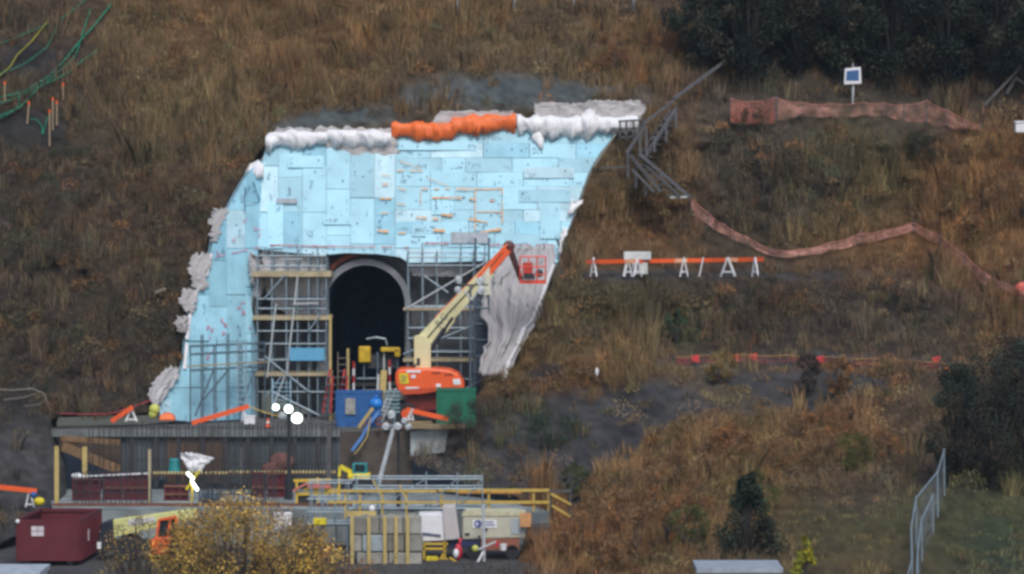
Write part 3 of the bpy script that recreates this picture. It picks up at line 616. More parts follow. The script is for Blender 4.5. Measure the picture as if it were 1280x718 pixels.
sheet('membrane', [(326, 412, 310), (328, 408, 330), (332, 408, 360), (344, 406, 384), (366, 400, 398)], .75, mat('white_membrane', (.50, .50, .53), .8, var=.3, scale=1.2), port, amp=.12, ragged=8)
sheet('membrane', [(512, 600, 328), (512, 586, 338), (518, 570, 346)], .8, MATS['white_membrane'], port, amp=.12, ragged=5, sd=4)
# ------------------------------------------------------------------ blue foam boards
def clip(poly, x0, y0, x1, y1):
    def cut(ps, f_, it):
        r = []
        for i in range(len(ps)):
            a, b_ = ps[i - 1], ps[i]; fa, fb = f_(a), f_(b_)
            if fa != fb: r.append(it(a, b_))
            if fb: r.append(b_)
        return r
    ix = lambda x: lambda a, b_: (x, a[1] + (b_[1] - a[1]) * (x - a[0]) / (b_[0] - a[0]))
    iy = lambda y: lambda a, b_: (a[0] + (b_[0] - a[0]) * (y - a[1]) / (b_[1] - a[1]), y)
    for f_, it in ((lambda q: q[0] >= x0, ix(x0)), (lambda q: q[0] <= x1, ix(x1)), (lambda q: q[1] >= y0, iy(y0)), (lambda q: q[1] <= y1, iy(y1))):
        poly = cut(poly, f_, it)
        if len(poly) < 3: return []
    return poly
def area(ps): return abs(sum(ps[i - 1][0] * ps[i][1] - ps[i][0] * ps[i - 1][1] for i in range(len(ps)))) / 2
def quadmark(mb, pl, px, py, w_, h_, off, mi):
    mb.add([pl.at(px - w_ / 2, py - h_ / 2, off), pl.at(px + w_ / 2, py - h_ / 2, off), pl.at(px + w_ / 2, py + h_ / 2, off), pl.at(px - w_ / 2, py + h_ / 2, off)], [(0, 1, 2, 3)], mi)
def board(parent, pl, poly, base, foam, vert, gap=.5, stamp=True):
    foam = random.choice((foam,) * 6 + (FOAM_PALE, FOAM_DEEP))
    cx_ = sum(q[0] for q in poly) / len(poly); cy_ = sum(q[1] for q in poly) / len(poly)
    ps = [(cx_ + (a - cx_) * .985, cy_ + (b_ - cy_) * .985) for a, b_ in poly]
    n = len(ps); ca = random.uniform(-.0009, .0009); cb = random.uniform(-.0012, .0012)
    of = lambda a, b_, o_: o_ + (a - cx_) * ca + (b_ - cy_) * cb
    mb = MB(); vs = [pl.at(a, b_, of(a, b_, base + .05)) for a, b_ in ps] + [pl.at(a, b_, of(a, b_, base)) for a, b_ in ps]
    mb.add(vs, [tuple(range(n))] + [(i, n + i, n + (i + 1) % n, (i + 1) % n) for i in range(n)])
    top = base + .058 + abs(ca) * 45 + abs(cb) * 45
    if stamp:
        xs = [q[0] for q in ps]; ys = [q[1] for q in ps]
        for k in range(random.choice((1, 2, 2, 3))):
            mx_ = random.uniform(min(xs) + 4, max(xs) - 4); my_ = random.uniform(min(ys) + 4, max(ys) - 4)
            if not bool(inpoly(np.array(mx_), np.array(my_), ps)): continue
            if random.random() < .55:
                for j in range(random.choice((3, 4, 5))):     # a line of printed letters
                    for s_ in range(2):
                        a_, b_ = (mx_ + s_ * 2.0 + random.uniform(-.7, .7), my_ + j * 2.7) if vert else (mx_ + j * 2.7, my_ + s_ * 2.0 + random.uniform(-.7, .7))
                        if random.random() < .7 and bool(inpoly(np.array(a_), np.array(b_), ps)): quadmark(mb, pl, a_, b_, random.uniform(.8, 1.8), random.uniform(.6, 1.5), top, 1)
            else: quadmark(mb, pl, mx_, my_, 1.7, 1.7, top, 1)
        for k in range(3):
            a_, b_ = random.choice((min(xs) + 4, max(xs) - 4)), random.uniform(min(ys) + 3, max(ys) - 3)
            if bool(inpoly(np.array(a_), np.array(b_), ps)): quadmark(mb, pl, a_, b_, 1.1, 1.1, top, 1)
    return mb.build('foam_board', [foam, INK], parent)
clad = thing('insulation_wall', MAIN.at(545, 330), 'pale blue foam board wall over the tunnel mouth, marked with orange paint', 'insulation wall')
bk = MB(); bk.prism([MAIN.at(a, b_, -.02) for a, b_ in M_OUT], (0, .25, 0)); bk.build('backing', mat('backing_sheet', (.20, .33, .40), .8, var=.3), clad)
x = 318
while x < 494:
    w_ = 30 if x + 30 < 494 else 494 - x
    y = 150 + random.choice((0, 14, 29, 40))
    while y < 332:
        h_ = random.choice((58, 58, 44, 58)); q = clip(M_OUT, x, y, x + w_, y + h_)
        if len(q) > 2 and area(q) > 25: board(clad, MAIN, q, random.uniform(.0, .035), FOAM, True)
        y += h_
    x += w_
y = 150
while y < 332:
    h_ = random.choice((15, 15, 18, 29)); x = 494 - (random.random() < .3) * 0; first = True
    while x < 776:
        w_ = random.choice((58, 58, 66, 44, 30)) if not first else random.choice((34, 58, 44)); first = False
        q = clip(M_OUT, x, y, x + w_, y + h_)
        if len(q) > 2 and area(q) > 25: board(clad, MAIN, q, random.uniform(.0, .035), FOAM, False)
        x += w_
    y += h_
for (a, b_, c_, e_) in [(360, 196, 405, 211), (498, 178, 596, 189), (540, 236, 562, 270), (594, 237, 627, 290), (648, 238, 714, 254), (655, 210, 718, 224), (404, 272, 440, 282), (515, 282, 532, 297), (675, 255, 700, 300), (560, 296, 600, 310), (334, 253, 354, 312)]:
    q = clip(M_OUT, a, b_, c_, e_)
    if q: board(clad, MAIN, q, .09, FOAM, c_ - a < e_ - b_)
pm = MB()
def stroke(mb, pl, x0, y0, x1, y1, t, off, mi=0):
    n = max(1, int(math.hypot(x1 - x0, y1 - y0) / 7))
    for i in range(n):
        if random.random() < .12: continue
        a, b_ = i / n, (i + .96) / n; j0, j1 = random.uniform(-.4, .4), random.uniform(-.4, .4); tt = t * random.uniform(.6, 1.2)
        A_, B_ = (lerp(x0, x1, a), lerp(y0, y1, a) + j0), (lerp(x0, x1, b_), lerp(y0, y1, b_) + j1)
        L_ = math.hypot(B_[0] - A_[0], B_[1] - A_[1]) or 1; nx_, ny_ = -(B_[1] - A_[1]) / L_ * tt / 2, (B_[0] - A_[0]) / L_ * tt / 2
        mb.add([pl.at(A_[0] - nx_, A_[1] - ny_, off), pl.at(B_[0] - nx_, B_[1] - ny_, off), pl.at(B_[0] + nx_, B_[1] + ny_, off), pl.at(A_[0] + nx_, A_[1] + ny_, off)], [(0, 1, 2, 3)], mi)
for s_ in [(497, 215, 529, 215, 1.3), (500, 203, 527, 212, 1), (528, 238, 628, 238, 1.8), (628, 238, 628, 288, 1.5), (594, 240, 594, 290, 1.3), (526, 238, 526, 258, 1.3), (540, 249, 578, 249, 2.2), (588, 266, 627, 267, 1.6), (520, 273, 548, 276, 1.8), (552, 270, 566, 271, 3), (542, 289, 564, 291, 3), (586, 275, 610, 280, 2), (600, 292, 627, 288, 3), (475, 250, 490, 250, 2), (476, 268, 486, 268, 2), (472, 290, 486, 291, 3), (478, 232, 486, 232, 2), (498, 237, 508, 240, 2), (497, 257, 508, 257, 2), (498, 274, 506, 274, 2), (498, 293, 508, 293, 2), (534, 224, 560, 234, 1), (587, 250, 596, 252, 2), (612, 252, 618, 253, 2), (478, 200, 488, 203, 2), (477, 220, 489, 222, 1.5), (345, 245, 352, 245, 1.4)]:
    stroke(pm, MAIN, *s_, .20)
pm.build('orange_paint_marks', ORANGEPAINT, clad)
pm = MB()
for s_ in [(330, 308, 420, 310, 1.4), (420, 310, 512, 311, 1.0), (530, 306, 562, 306, 2.2), (612, 308, 692, 308, 1.4)]: stroke(pm, MAIN, *s_, .21)
pm.build('red_line', REDLINE, clad)
for (a, b_, c_, e_) in [(564, 292, 610, 306), (346, 250, 372, 256)]:
    mb = MB(); quadmark(mb, MAIN, (a + c_) / 2, (b_ + e_) / 2, c_ - a, e_ - b_, .215, 0); mb.build('bare_patch', mat('bare_patch', (.36, .40, .44), .9), clad)
wing = thing('insulation_wall', WING.at(262, 525), 'pale blue foam board side wall sloping down left of the tunnel, marked in pink', 'insulation wall')
bk = MB(); bk.prism([WING.at(a, b_, -.02) for a, b_ in W_OUT], (-.15, .2, 0)); bk.build('backing', MATS['backing_sheet'], wing)
x = 190
while x < 334:
    w_ = random.choice((22, 24, 20)); y = 190 + random.choice((0, 15, 30))
    while y < 532:
        h_ = random.choice((58, 58, 48)); q = clip(W_OUT, x, y, x + w_, y + h_)
        if len(q) > 2 and area(q) > 18: board(wing, WING, q, random.uniform(0, .05), FOAMW, True, stamp=random.random() < .7)
        y += h_
    x += w_
pm = MB()
for (a, b_) in [(318, 287), (324, 288), (330, 286), (336, 289), (328, 278), (322, 296), (332, 296), (258, 412), (264, 414), (261, 422), (276, 402), (280, 408), (278, 418), (296, 386), (302, 392), (262, 440), (258, 446), (270, 318), (306, 276), (290, 300), (309, 410)]:
    for k in range(3): stroke(pm, WING, a + random.uniform(-3, 3), b_ + random.uniform(-4, 4), a + random.uniform(-3, 3), b_ + random.uniform(-4, 4), 1.3, .16)
stroke(pm, WING, 266, 322, 322, 310, 1.2, .16); stroke(pm, WING, 290, 380, 312, 378, 1.4, .16)
pm.build('pink_paint_marks', PINK, wing)
pm = MB()
for s_ in [(304, 235, 303, 268, 1.2), (303, 258, 322, 254, 1), (314, 228, 322, 252, 1), (310, 232, 302, 252, .8)]: stroke(pm, WING, *s_, .17)
pm.build('ink_lines', INK, wing)
# ------------------------------------------------------------------ rolled sheets and blankets along the top
def roll(pl_pts, r, m, label, group=None, cat='rolled sheet', name='rolled_sheet', Y=None, sag=.35, sd=0, flat=1.):
    seg = 64; ring = 18; pts_ = []
    Ls = [0]
    for a, b_ in zip(pl_pts[:-1], pl_pts[1:]): Ls.append(Ls[-1] + math.hypot(b_[0] - a[0], b_[1] - a[1]))
    vs = []
    for j in range(seg + 1):
        t = j / seg * Ls[-1]; px = np.interp(t, Ls, [q[0] for q in pl_pts]); py = np.interp(t, Ls, [q[1] for q in pl_pts])
        c = MAIN.at(px, py, .3) if Y is None else P(px, py, Y)
        bulge = .62 + .18 * abs(math.sin(t / 13 + sd * 1.7)) + .45 * float(vnoise(t / 11, sd * 3.3, 3)); rr = r * bulge * (1 if 0 < j < seg else .35)
        for i in range(ring):
            f_ = 2 * math.pi * i / ring; cr = float(fbm(t / 9 + 1.3 * math.cos(f_), 1.3 * math.sin(f_) + sd * 3 + t / 30, 8)); k = rr * (.86 + .55 * abs(2 * cr - 1) + .9 * (cr - .5)); k *= 1 + (.5 * max(0, float(vnoise(t / 7, sd * 5.1, 12)) - .45) if math.sin(f_) < -.3 else 0)
            z = math.sin(f_) * k; z = z * (1 + (sag if z < 0 else 0)); vs.append(c + Vector((0, math.cos(f_) * k * flat, z)))
    mb = MB(); fs = [(j * ring + i, j * ring + (i + 1) % ring, (j + 1) * ring + (i + 1) % ring, (j + 1) * ring + i) for j in range(seg) for i in range(ring)]
    fs += [tuple(range(ring - 1, -1, -1)), tuple(seg * ring + i for i in range(ring))]
    mb.add(vs, fs); return tag(mb.build(name, m, smooth=True), label, cat, group)
sheet('grey_blanket', [(346, 384, 160), (340, 410, 170), (338, 420, 182)], 2.3, GREYSHEET, None, 'thin grey blanket behind the white rolled sheet at the far end from the handrail', 'blanket', amp=.1, ragged=3)
sheet('grey_blanket', [(392, 494, 160), (404, 494, 172), (412, 498, 190), (418, 496, 198)], 2.2, GREYSHEET, None, 'grey blanket sagging below the white rolled sheet next to the orange roll', 'blanket', amp=.1, ragged=9, sd=3)
sheet('grey_blanket', [(550, 640, 139), (544, 650, 146), (538, 652, 158)], 2.5, GREYSHEET, None, 'grey blanket folded behind the orange rolls', 'blanket', amp=.1, ragged=3, sd=5)
sheet('grey_blanket', [(668, 745, 129), (668, 746, 138), (668, 746, 150)], 2.6, GREYSHEET, None, 'wrinkled grey blanket standing behind the white roll, nearer the orange roll', 'blanket', amp=.12, ragged=3, sd=7, fold=7)
sheet('grey_blanket', [(734, 800, 126), (734, 808, 134), (734, 800, 150)], 2.7, GREYSHEET, None, 'wrinkled grey blanket standing behind the white roll, beside the timber stair', 'blanket', amp=.12, ragged=3, sd=9, fold=7)
roll([(332, 180), (350, 176), (380, 174), (410, 174)], .34, WHITE, 'white lumpy rolled sheet at the end over the side wall', sd=1)
roll([(408, 170), (420, 173), (450, 174), (490, 175)], .36, WHITE, 'white lumpy rolled sheet touching the lower orange roll', sd=2)
roll([(489, 163), (520, 164), (545, 166), (566, 165)], .42, ORANGE_SHEET, 'orange rolled sheet, the lower of the two, beside the white roll', sd=3, sag=.5)
roll([(564, 158), (600, 156), (625, 155), (645, 154)], .40, ORANGE_SHEET, 'orange rolled sheet, the higher of the two', sd=4, sag=.4)
roll([(646, 156), (670, 158), (700, 158), (728, 159)], .42, WHITE, 'white rolled sheet touching the higher orange roll', sd=5, sag=.55)
roll([(726, 153), (750, 156), (775, 157), (798, 155)], .42, WHITE, 'white rolled sheet running to the timber stair', sd=6, sag=.5)
q = MB(); q.ball(MAIN.at(672, 174, .2), .34, sc3=(1, .5, 1)); q.tube(MAIN.at(674, 176, .2), MAIN.at(677, 188, .15), .26, 8, .08); tag(q.build('plastic_bag', WHITE, smooth=True), 'white plastic bulge hanging under the white roll over the blue boards', 'plastic sheet')
q = MB(); q.ball(MAIN.at(730, 168, .2), .24, sc3=(1, .5, 1.2)); tag(q.build('plastic_bag', WHITE, smooth=True), 'small white plastic bulge under the white roll nearest the timber stair', 'plastic sheet')
q = MB(); q.ball(MAIN.at(712, 169, .2), .2, sc3=(1, .5, 1.2)); tag(q.build('plastic_bag', WHITE, smooth=True), 'smallest white plastic bulge under the white roll, between two larger ones', 'plastic sheet')
roll([(306, 221), (312, 213), (322, 209), (330, 214)], .36, WHITE, 'short white rolled sheet at the upper corner of the side wall', sd=8, Y=1.6)
# grey cloth flaps round the edges of the cut
fw = lambda off: (lambda a, b_: WING.at(a, b_).y - off)
sheet('cloth_flap', [(266, 284, 262), (262, 278, 280), (264, 272, 302)], 0, GREYSHEET, None, 'narrow grey cloth flap on the upper outer edge of the blue side wall', 'cloth', amp=.07, ragged=7, Yf=fw(.1), sd=1)
sheet('cloth_flap', [(240, 262, 318), (236, 264, 335), (238, 258, 352), (244, 256, 362)], 0, GREYSHEET, None, 'grey cloth flap half way down the outer edge of the blue side wall', 'cloth', amp=.08, ragged=8, Yf=fw(.15), sd=2)
sheet('cloth_flap', [(230, 248, 362), (224, 246, 376), (230, 242, 390)], 0, GREYSHEET, None, 'grey cloth flap just below the middle of the outer edge of the side wall', 'cloth', amp=.08, ragged=7, Yf=fw(.15), sd=3)
sheet('cloth_flap', [(222, 236, 396), (218, 236, 404), (224, 233, 416)], 0, GREYSHEET, None, 'small grey cloth flap low on the outer edge of the side wall', 'cloth', amp=.12, ragged=5, Yf=fw(.1), sd=4)
sheet('cloth_flap', [(206, 224, 460), (196, 222, 472), (186, 214, 487), (186, 204, 497), (190, 199, 508)], 0, GREYDRAPE, None, 'large pale grey cloth bunched at the foot of the side wall', 'cloth', amp=.14, ragged=6, Yf=fw(.25), sd=5)
sheet('cloth_flap', [(310, 318, 316), (310, 326, 330), (312, 328, 344), (316, 329, 358), (318, 328, 372)], 0, GREYDRAPE, None, 'pale grey cloth flap curling off the inner edge of the side wall', 'cloth', amp=.2, ragged=5, Yf=fw(.3), sd=6)
q = MB()
for a, b_ in zip([(262, 318), (254, 350), (242, 366), (236, 392), (232, 430)], [(256, 346), (243, 364), (237, 390), (232, 425), (229, 462)]): q.bar(WING.at(*a, .12), WING.at(*b_, .12), .16, .1)
tag(q.build('board_edging', WHITE), 'white edging strip down the outer edge of the blue side wall', 'edging')
# big grey drape right of the opening
fd = lambda a, b_: lerp(-1.2, -3.6, (b_ - 300) / 190) - (a - 640) * .012
sheet('drape', [(640, 694, 308), (624, 692, 330), (604, 684, 356), (600, 676, 390), (612, 664, 415), (606, 652, 435), (602, 640, 455), (598, 634, 470)], 0, GREYDRAPE, None, 'large grey geotextile drape hanging behind the orange lift basket', 'drape', amp=.3, nu=46, nv=40, fold=5., ragged=6, Yf=fd, sd=2)
q = MB(); pp = [(692, 330), (684, 352), (676, 374), (664, 402), (655, 410), (648, 430), (636, 452), (630, 476)]
for a, b_ in zip(pp[:-1], pp[1:]): q.tube(P(a[0], a[1], fd(*a) - .55), P(b_[0], b_[1], fd(*b_) - .55), random.uniform(.05, .14), 6)
tag(q.build('white_tape', WHITE), 'ragged white tape down the free edge of the grey drape', 'tape')
for (a, b_, c_, e_, lab) in [(714, 250, 730, 268, 'white torn rag on the edge of the blue wall halfway under the stair'), (702, 285, 711, 318, 'long white torn strip on the edge of the blue wall above the lift basket')]:
    sheet('rag', [(a, c_, b_), (a - 2, c_ - 6, (b_ + e_) / 2), (a - 4, a - 1, e_)], 0, WHITE, None, lab, 'rag', amp=.1, nu=8, nv=8, ragged=4, Yf=lambda p_, r_: MAIN.at(p_, r_).y - .3)
# ------------------------------------------------------------------ scaffolds
def scaffold(label, base, depth_, levels, posts_top, z0, m=STEEL, planks=(), toe=(), braces=(), mids=True, r=.04, back=True):
    """base: list of (px, Y) posts; levels: py of ledgers, measured at the first post"""
    Y0 = base[0][1]; q0 = P(base[0][0], 500, Y0); root = thing('scaffold', (q0.x, Y0, z0), label, 'scaffold')
    zt = P(base[0][0], posts_top, Y0).z; fr = [Vector((X(a, y_), y_, 0)) for a, y_ in base]
    rows = [fr] + ([[q + depth_ for q in fr]] if back else [])
    for ri, row in enumerate(rows):
        for i, q in enumerate(row):
            mb = MB(); mb.tube((q.x, q.y, z0), (q.x, q.y, zt + (.35 if (i + ri) % 2 else -.15)), r, 6); mb.build('standard', m, root)
    for py in levels:
        z = P(base[0][0], py, Y0).z
        for row in rows:
            mb = MB()
            for a, b_ in zip(row[:-1], row[1:]): mb.tube((a.x, a.y - r * 1.6, z), (b_.x, b_.y - r * 1.6, z), r * .9, 6)
            mb.build('ledger', m, root)
        if back:
            for a, b_ in zip(*rows): mb = MB(); mb.tube((a.x, a.y, z + r * 2), (b_.x, b_.y, z + r * 2), r * .9, 6); mb.build('transom', m, root)
    for py, t in planks:
        z = P(base[0][0], py, Y0).z; mb = MB(); a, b_ = fr[0], fr[-1]; e = (b_ - a).normalized() * .25
        mb.add([Vector((q.x, q.y, z + dz)) for dz in (0, t) for q in (a - e + Vector((0, -.12, 0)), b_ + e + Vector((0, -.12, 0)), b_ + e + depth_, a - e + depth_)], [(3, 2, 1, 0), (4, 5, 6, 7), (0, 1, 5, 4), (1, 2, 6, 5), (2, 3, 7, 6), (3, 0, 4, 7)])
        mb.build('plank_deck', PLANK, root)
    for (a, b_, c_, e_, mm) in braces:
        ya = np.interp(a, [q[0] for q in base], [q[1] for q in base]); yb = np.interp(c_, [q[0] for q in base], [q[1] for q in base])
        mb = MB(); mb.tube(P(a, b_, ya - .12), P(c_, e_, yb - .12), .05, 6); mb.build('brace', mm, root)
    return root
t = scaffold('tall tube scaffold tower between the blue side wall and the tunnel opening', [(322, -1.6), (340, -1.6), (358, -1.6), (372, -1.6), (386, -1.6), (397, -1.6), (408, -1.6)], Vector((0, 2.2, 0)), [320, 333, 374, 386, 414, 430, 450, 490], 318, 0, STEEL, planks=[(346, .26), (400, .2), (470, .16)], braces=[(372, 346, 358, 470, STEELW), (340, 490, 400, 520, STEEL), (330, 374, 356, 344, STEEL), (386, 414, 406, 386, STEEL), (345, 380, 334, 472, STEELW), (386, 490, 330, 445, STEEL), (330, 500, 352, 470, STEEL), (356, 470, 340, 512, STEELW)])
mb = MB(); mb.bar(P(362, 443, -1.95), P(406, 443, -1.95), .05, .66); mb.build('toe_board', BLUE if 0 else mat('light_blue_board', (.12, .38, .58), .6, var=.1), t)
mb = MB(); mb.bar(P(384, 332, -1.85), P(396, 333, -1.85), .06, .05); mb.bar(P(350, 324, -1.85), P(378, 324, -1.85), .06, .06); mb.bar(P(366, 380, -1.85), P(398, 379, -1.85), .07, .07); mb.build('rail', STEELW, t)
scaffold('low dark tube scaffold standing in front of the blue side wall', [(238, -7.2), (254, -6.4), (270, -5.6), (286, -4.8), (302, -4.0), (318, -3.2)], Vector((.5, .6, 0)), [434, 444, 464], 428, 0, STEELD, planks=[(459, .08)], braces=[(244, 520, 268, 460, STEELD), (300, 512, 318, 462, STEELD), (254, 500, 286, 462, STEELD)], r=.032)
scaffold('wide tube scaffold between the tunnel opening and the grey drape', [(510, -1.2), (528, -1.2), (546, -1.2), (576, -1.2), (592, -1.2), (606, -1.2)], Vector((0, 2.0, 0)), [316, 322, 332, 384, 410, 423, 440, 474], 312, 0, STEEL, planks=[(388, .1), (452, .14)], braces=[(508, 386, 612, 325, STEELW), (504, 443, 612, 398, STEEL), (560, 366, 530, 345, STEEL), (548, 505, 604, 474, STEELW)])
t = scaffold('narrow dark ladder tower beside the grey drape', [(594, -2.2), (611, -2.2)], Vector((0, .9, 0)), [345, 365, 385, 405, 425, 445, 465], 306, 0, STEELD, r=.05)
mb = MB(); mb.prism([P(595, 372, -1.5), P(610, 372, -1.5), P(610, 476, -1.5), P(595, 476, -1.5)], (0, .05, 0)); mb.build('debris_net', mat('dark_net', (.10, .14, .19), .9, alpha=.6), t)
def ladder(label, a, b_, Y0, Y1, wpx, m, n=12, r=.03, name='ladder'):
    A_, B_ = P(*a, Y0), P(*b_, Y1); root = thing(name, A_, label, 'ladder'); h_ = Vector((wpx / 24 / 2, 0, 0))
    for s_ in (-1, 1): mb = MB(); mb.bar(A_ + h_ * s_, B_ + h_ * s_, r * 1.6); mb.build('rail', m, root)
    for i in range(1, n): q = A_.lerp(B_, i / n); mb = MB(); mb.tube(q - h_, q + h_, r * .8, 5); mb.build('rung', m, root)
    return root
ladder('grey ladder fixed upright on the low scaffold before the blue side wall', (302, 510), (302, 424), -4.8, -4.6, 11, STEEL)
ladder('dark ladder between the narrow tower and the grey drape', (621, 460), (622, 345), -2.0, -2.0, 10, STEELD, 13)
ladder('blue grey step ladder standing at the foot of the scaffold tower', (352, 516), (352, 474), -4.5, -3.8, 22, mat('blue_grey_metal', (.20, .38, .48), .5), 8)
ladder('timber ladder leaning upright beside the tunnel opening', (428, 512), (428, 440), -2.5, -2.3, 11, mat('grey_timber', (.20, .17, .13), .9), 9)
ladder('bright aluminium ladder leaning beside the lift by the blue bin', (474, 528), (492, 485), -8, -7.6, 6, STEELW, 9)
# ================================================================== BOOM LIFT ON THE DECK
def pp_(pts, Y): return [P(a, b_, Y) for a, b_ in pts]
YB = -5.0
bl = thing('boom_lift', G(535, 527, 0), 'orange boom lift with a raised cream boom and an orange basket before the drape', 'boom lift')
m_ = MB(); m_.prism(pp_([(508, 492), (560, 492), (566, 508), (560, 514), (512, 514), (506, 505)], YB - .9), (0, 1.9, 0)); m_.build('chassis', DKRED, bl, bevel=.06)
for a, dy in ((508, -1.15), (508, .95), (566, -1.15), (566, .95)):
    c = P(a, 510, YB + dy); c.z = .55; wm = MB(); wm.tube(c - Vector((0, .2, 0)), c + Vector((0, .2, 0)), .55, 18); wo = wm.build('wheel', RUBBER, bl, bevel=.06)
    wm = MB(); wm.tube(c - Vector((0, .23, 0)), c + Vector((0, .23, 0)), .26, 12); wm.build('rim', ORANGE, wo)
m_ = MB(); c = P(535, 490, YB); m_.tube(c - Vector((0, 0, .25)), c + Vector((0, 0, .2)), .75, 18); m_.build('slew_ring', BLACK, bl)
hood = [(494, 466), (498, 462), (520, 460.5), (546, 461), (563, 463), (573, 468), (579, 477), (581, 485), (577, 488), (553, 488), (528, 492), (505, 493), (497, 488), (494, 478)]
m_ = MB(); m_.prism(pp_(hood, YB - 1.3), (0, 2.6, 0)); hd = m_.build('turntable', ORANGE, bl, bevel=.1)
def plate(poly, Y, m, name, par, t=.02): q = MB(); q.prism(pp_(poly, Y - t), (0, t + .012, 0)); return q.build(name, m, par)
plate([(499, 467), (510, 467), (511, 480), (500, 479.5)], YB - 1.31, SIGNY, 'yellow_placard', hd)
for k in range(3): plate([(501, 470 + k * 3), (509 - k, 470 + k * 3), (509 - k, 471 + k * 3), (501, 471 + k * 3)], YB - 1.335, INK, 'placard_line', hd, .01)
plate([(508, 463), (526, 463), (526, 466), (508, 466)], YB - 1.31, WPAINT, 'label_strip', hd); plate([(514, 469), (520, 469), (519, 473), (514, 473)], YB - 1.31, WPAINT, 'label_plate', hd)
plate([(507, 484), (524, 484), (524, 486.5), (507, 486.5)], YB - 1.31, WPAINT, 'label_strip', hd); plate([(566, 474), (575, 474), (576, 481), (567, 481)], YB - 1.31, WPAINT, 'label_plate', hd)
plate([(545, 480), (551, 480), (551, 484), (545, 484)], YB - 1.31, WPAINT, 'label_plate', hd)
m_ = MB(); m_.prism(pp_([(497, 487), (560, 484), (581, 484), (577, 488.5), (553, 488.5), (528, 492.5), (505, 493.5)], YB - 1.33), (0, .02, 0)); m_.build('skirt', mat('dark_orange_trim', (.55, .07, .02), .5), hd)  # darker orange strip along the lower edge of the hood
m_ = MB(); m_.prism(pp_([(517.5, 421), (520, 419.5), (531, 419.5), (538.5, 428), (538.5, 461), (517.5, 461)], YB - .55), (0, .35, 0)); m_.prism(pp_([(517.5, 421), (520, 419.5), (531, 419.5), (538.5, 428), (538.5, 461), (517.5, 461)], YB + .2), (0, .35, 0)); m_.prism(pp_([(518.5, 424), (530, 421), (537, 429), (537, 461), (518.5, 461)], YB - .25), (0, .5, 0))
tw = m_.build('tower', CREAM, bl, bevel=.03)
plate([(521, 448), (525, 448), (525, 457), (521, 457)], YB - .56, BLACK, 'slot', tw)
def boxbeam(a, b_, h0, h1, Y, w_, m, name, par, mi=None, bevel=.02):
    A_, B_ = P(*a, Y), P(*b_, Y); d_ = (B_ - A_).normalized(); n_ = Vector((0, 1, 0)).cross(d_); n_ = n_ if n_.z > 0 else -n_
    q = MB(); q.prism([A_ - n_ * h0 / 2 - Vector((0, w_ / 2, 0)), B_ - n_ * h1 / 2 - Vector((0, w_ / 2, 0)), B_ + n_ * h1 / 2 - Vector((0, w_ / 2, 0)), A_ + n_ * h0 / 2 - Vector((0, w_ / 2, 0))], (0, w_, 0)); return q.build(name, m, par, bevel=bevel)
bm_ = boxbeam((527, 430), (612, 338), .82, .62, YB, .6, CREAM, 'boom', bl)
boxbeam((600, 350), (634, 312), .52, .46, YB - .08, .48, ORANGE, 'fly_boom', bl)
boxbeam((545, 398), (634, 305.5), .17, .13, YB - .12, .34, mat('orange_rail', (.80, .20, .07), .4), 'boom_rail', bl)
m_ = MB(); m_.prism(pp_([(601, 346), (612, 333), (613.5, 369), (598, 367)], YB - .34), (0, .08, 0)); m_.build('boom_bracket', mat('pale_cream', (.66, .64, .50), .5), bl)
m_ = MB(); m_.tube(P(538, 437, YB - .42), P(556, 411, YB - .42), .13, 10); m_.tube(P(550, 420, YB - .42), P(566, 397, YB - .42), .07, 8); m_.build('lift_cylinder', BLACK, bl)
m_ = MB(); m_.prism(pp_([(556, 410), (570, 392), (568, 402), (558, 416), (552, 420)], YB - .4), (0, .1, 0)); m_.build('lug', CREAM, bl)
text('boom_lettering', 'JLG', P(552, 400, YB - .318), .5, (math.radians(90), -math.atan2(92, 85), 0), mat('grey_lettering', (.22, .22, .20), .6), bl)
boxbeam((636, 308), (651, 350), .32, .24, YB, .3, mat('dark_jib', (.16, .03, .025), .5), 'jib', bl)
m_ = MB(); m_.tube(P(639, 318, YB - .25), P(651, 352, YB - .25), .035, 6); m_.tube(P(641, 312, YB - .22), P(654, 350, YB - .22), .03, 6); m_.build('hose', BLACK, bl)
m_ = MB(); m_.ball(P(636, 308, YB), .3, sc3=(1, .7, 1)); m_.build('knuckle', mat('dark_jib2', (.12, .04, .035), .5), bl)
bk_ = MB(); x0, x1 = P(650, 350, YB).x, P(682, 350, YB).x; zb, zt = P(650, 354, YB).z, P(650, 321, YB).z
bk_.box(((x0 + x1) / 2, YB, zb + .06), (x1 - x0, 1.0, .16)); fl = bk_.build('basket_floor', mat('red_orange', (.78, .07, .03), .45), bl)
for z in (zt, lerp(zb, zt, .62), lerp(zb, zt, .32)):
    q = MB(); cs = [Vector((x0, YB - .5, z)), Vector((x1, YB - .5, z)), Vector((x1, YB + .5, z)), Vector((x0, YB + .5, z))]
    q.path(cs + cs[:1], .032, 6); q.build('basket_rail', MATS['red_orange'], bl)
for a in np.linspace(x0, x1, 4):
    for y_ in (-.5, .5): q = MB(); q.tube((a, YB + y_, zb), (a, YB + y_, zt), .03, 6); q.build('basket_post', MATS['red_orange'], bl)
q = MB(); q.box((lerp(x0, x1, .3), YB - .3, zb + .75), (.5, .4, .6)); q.build('control_box', mat('red_box', (.5, .05, .03), .5), bl)
q = MB(); q.box((lerp(x0, x1, .35), YB - .45, zb + .35), (.55, .3, .3)); q.ball((lerp(x0, x1, .75), YB - .3, zb + .5), .2); q.build('tool_bag', BLACK, bl)
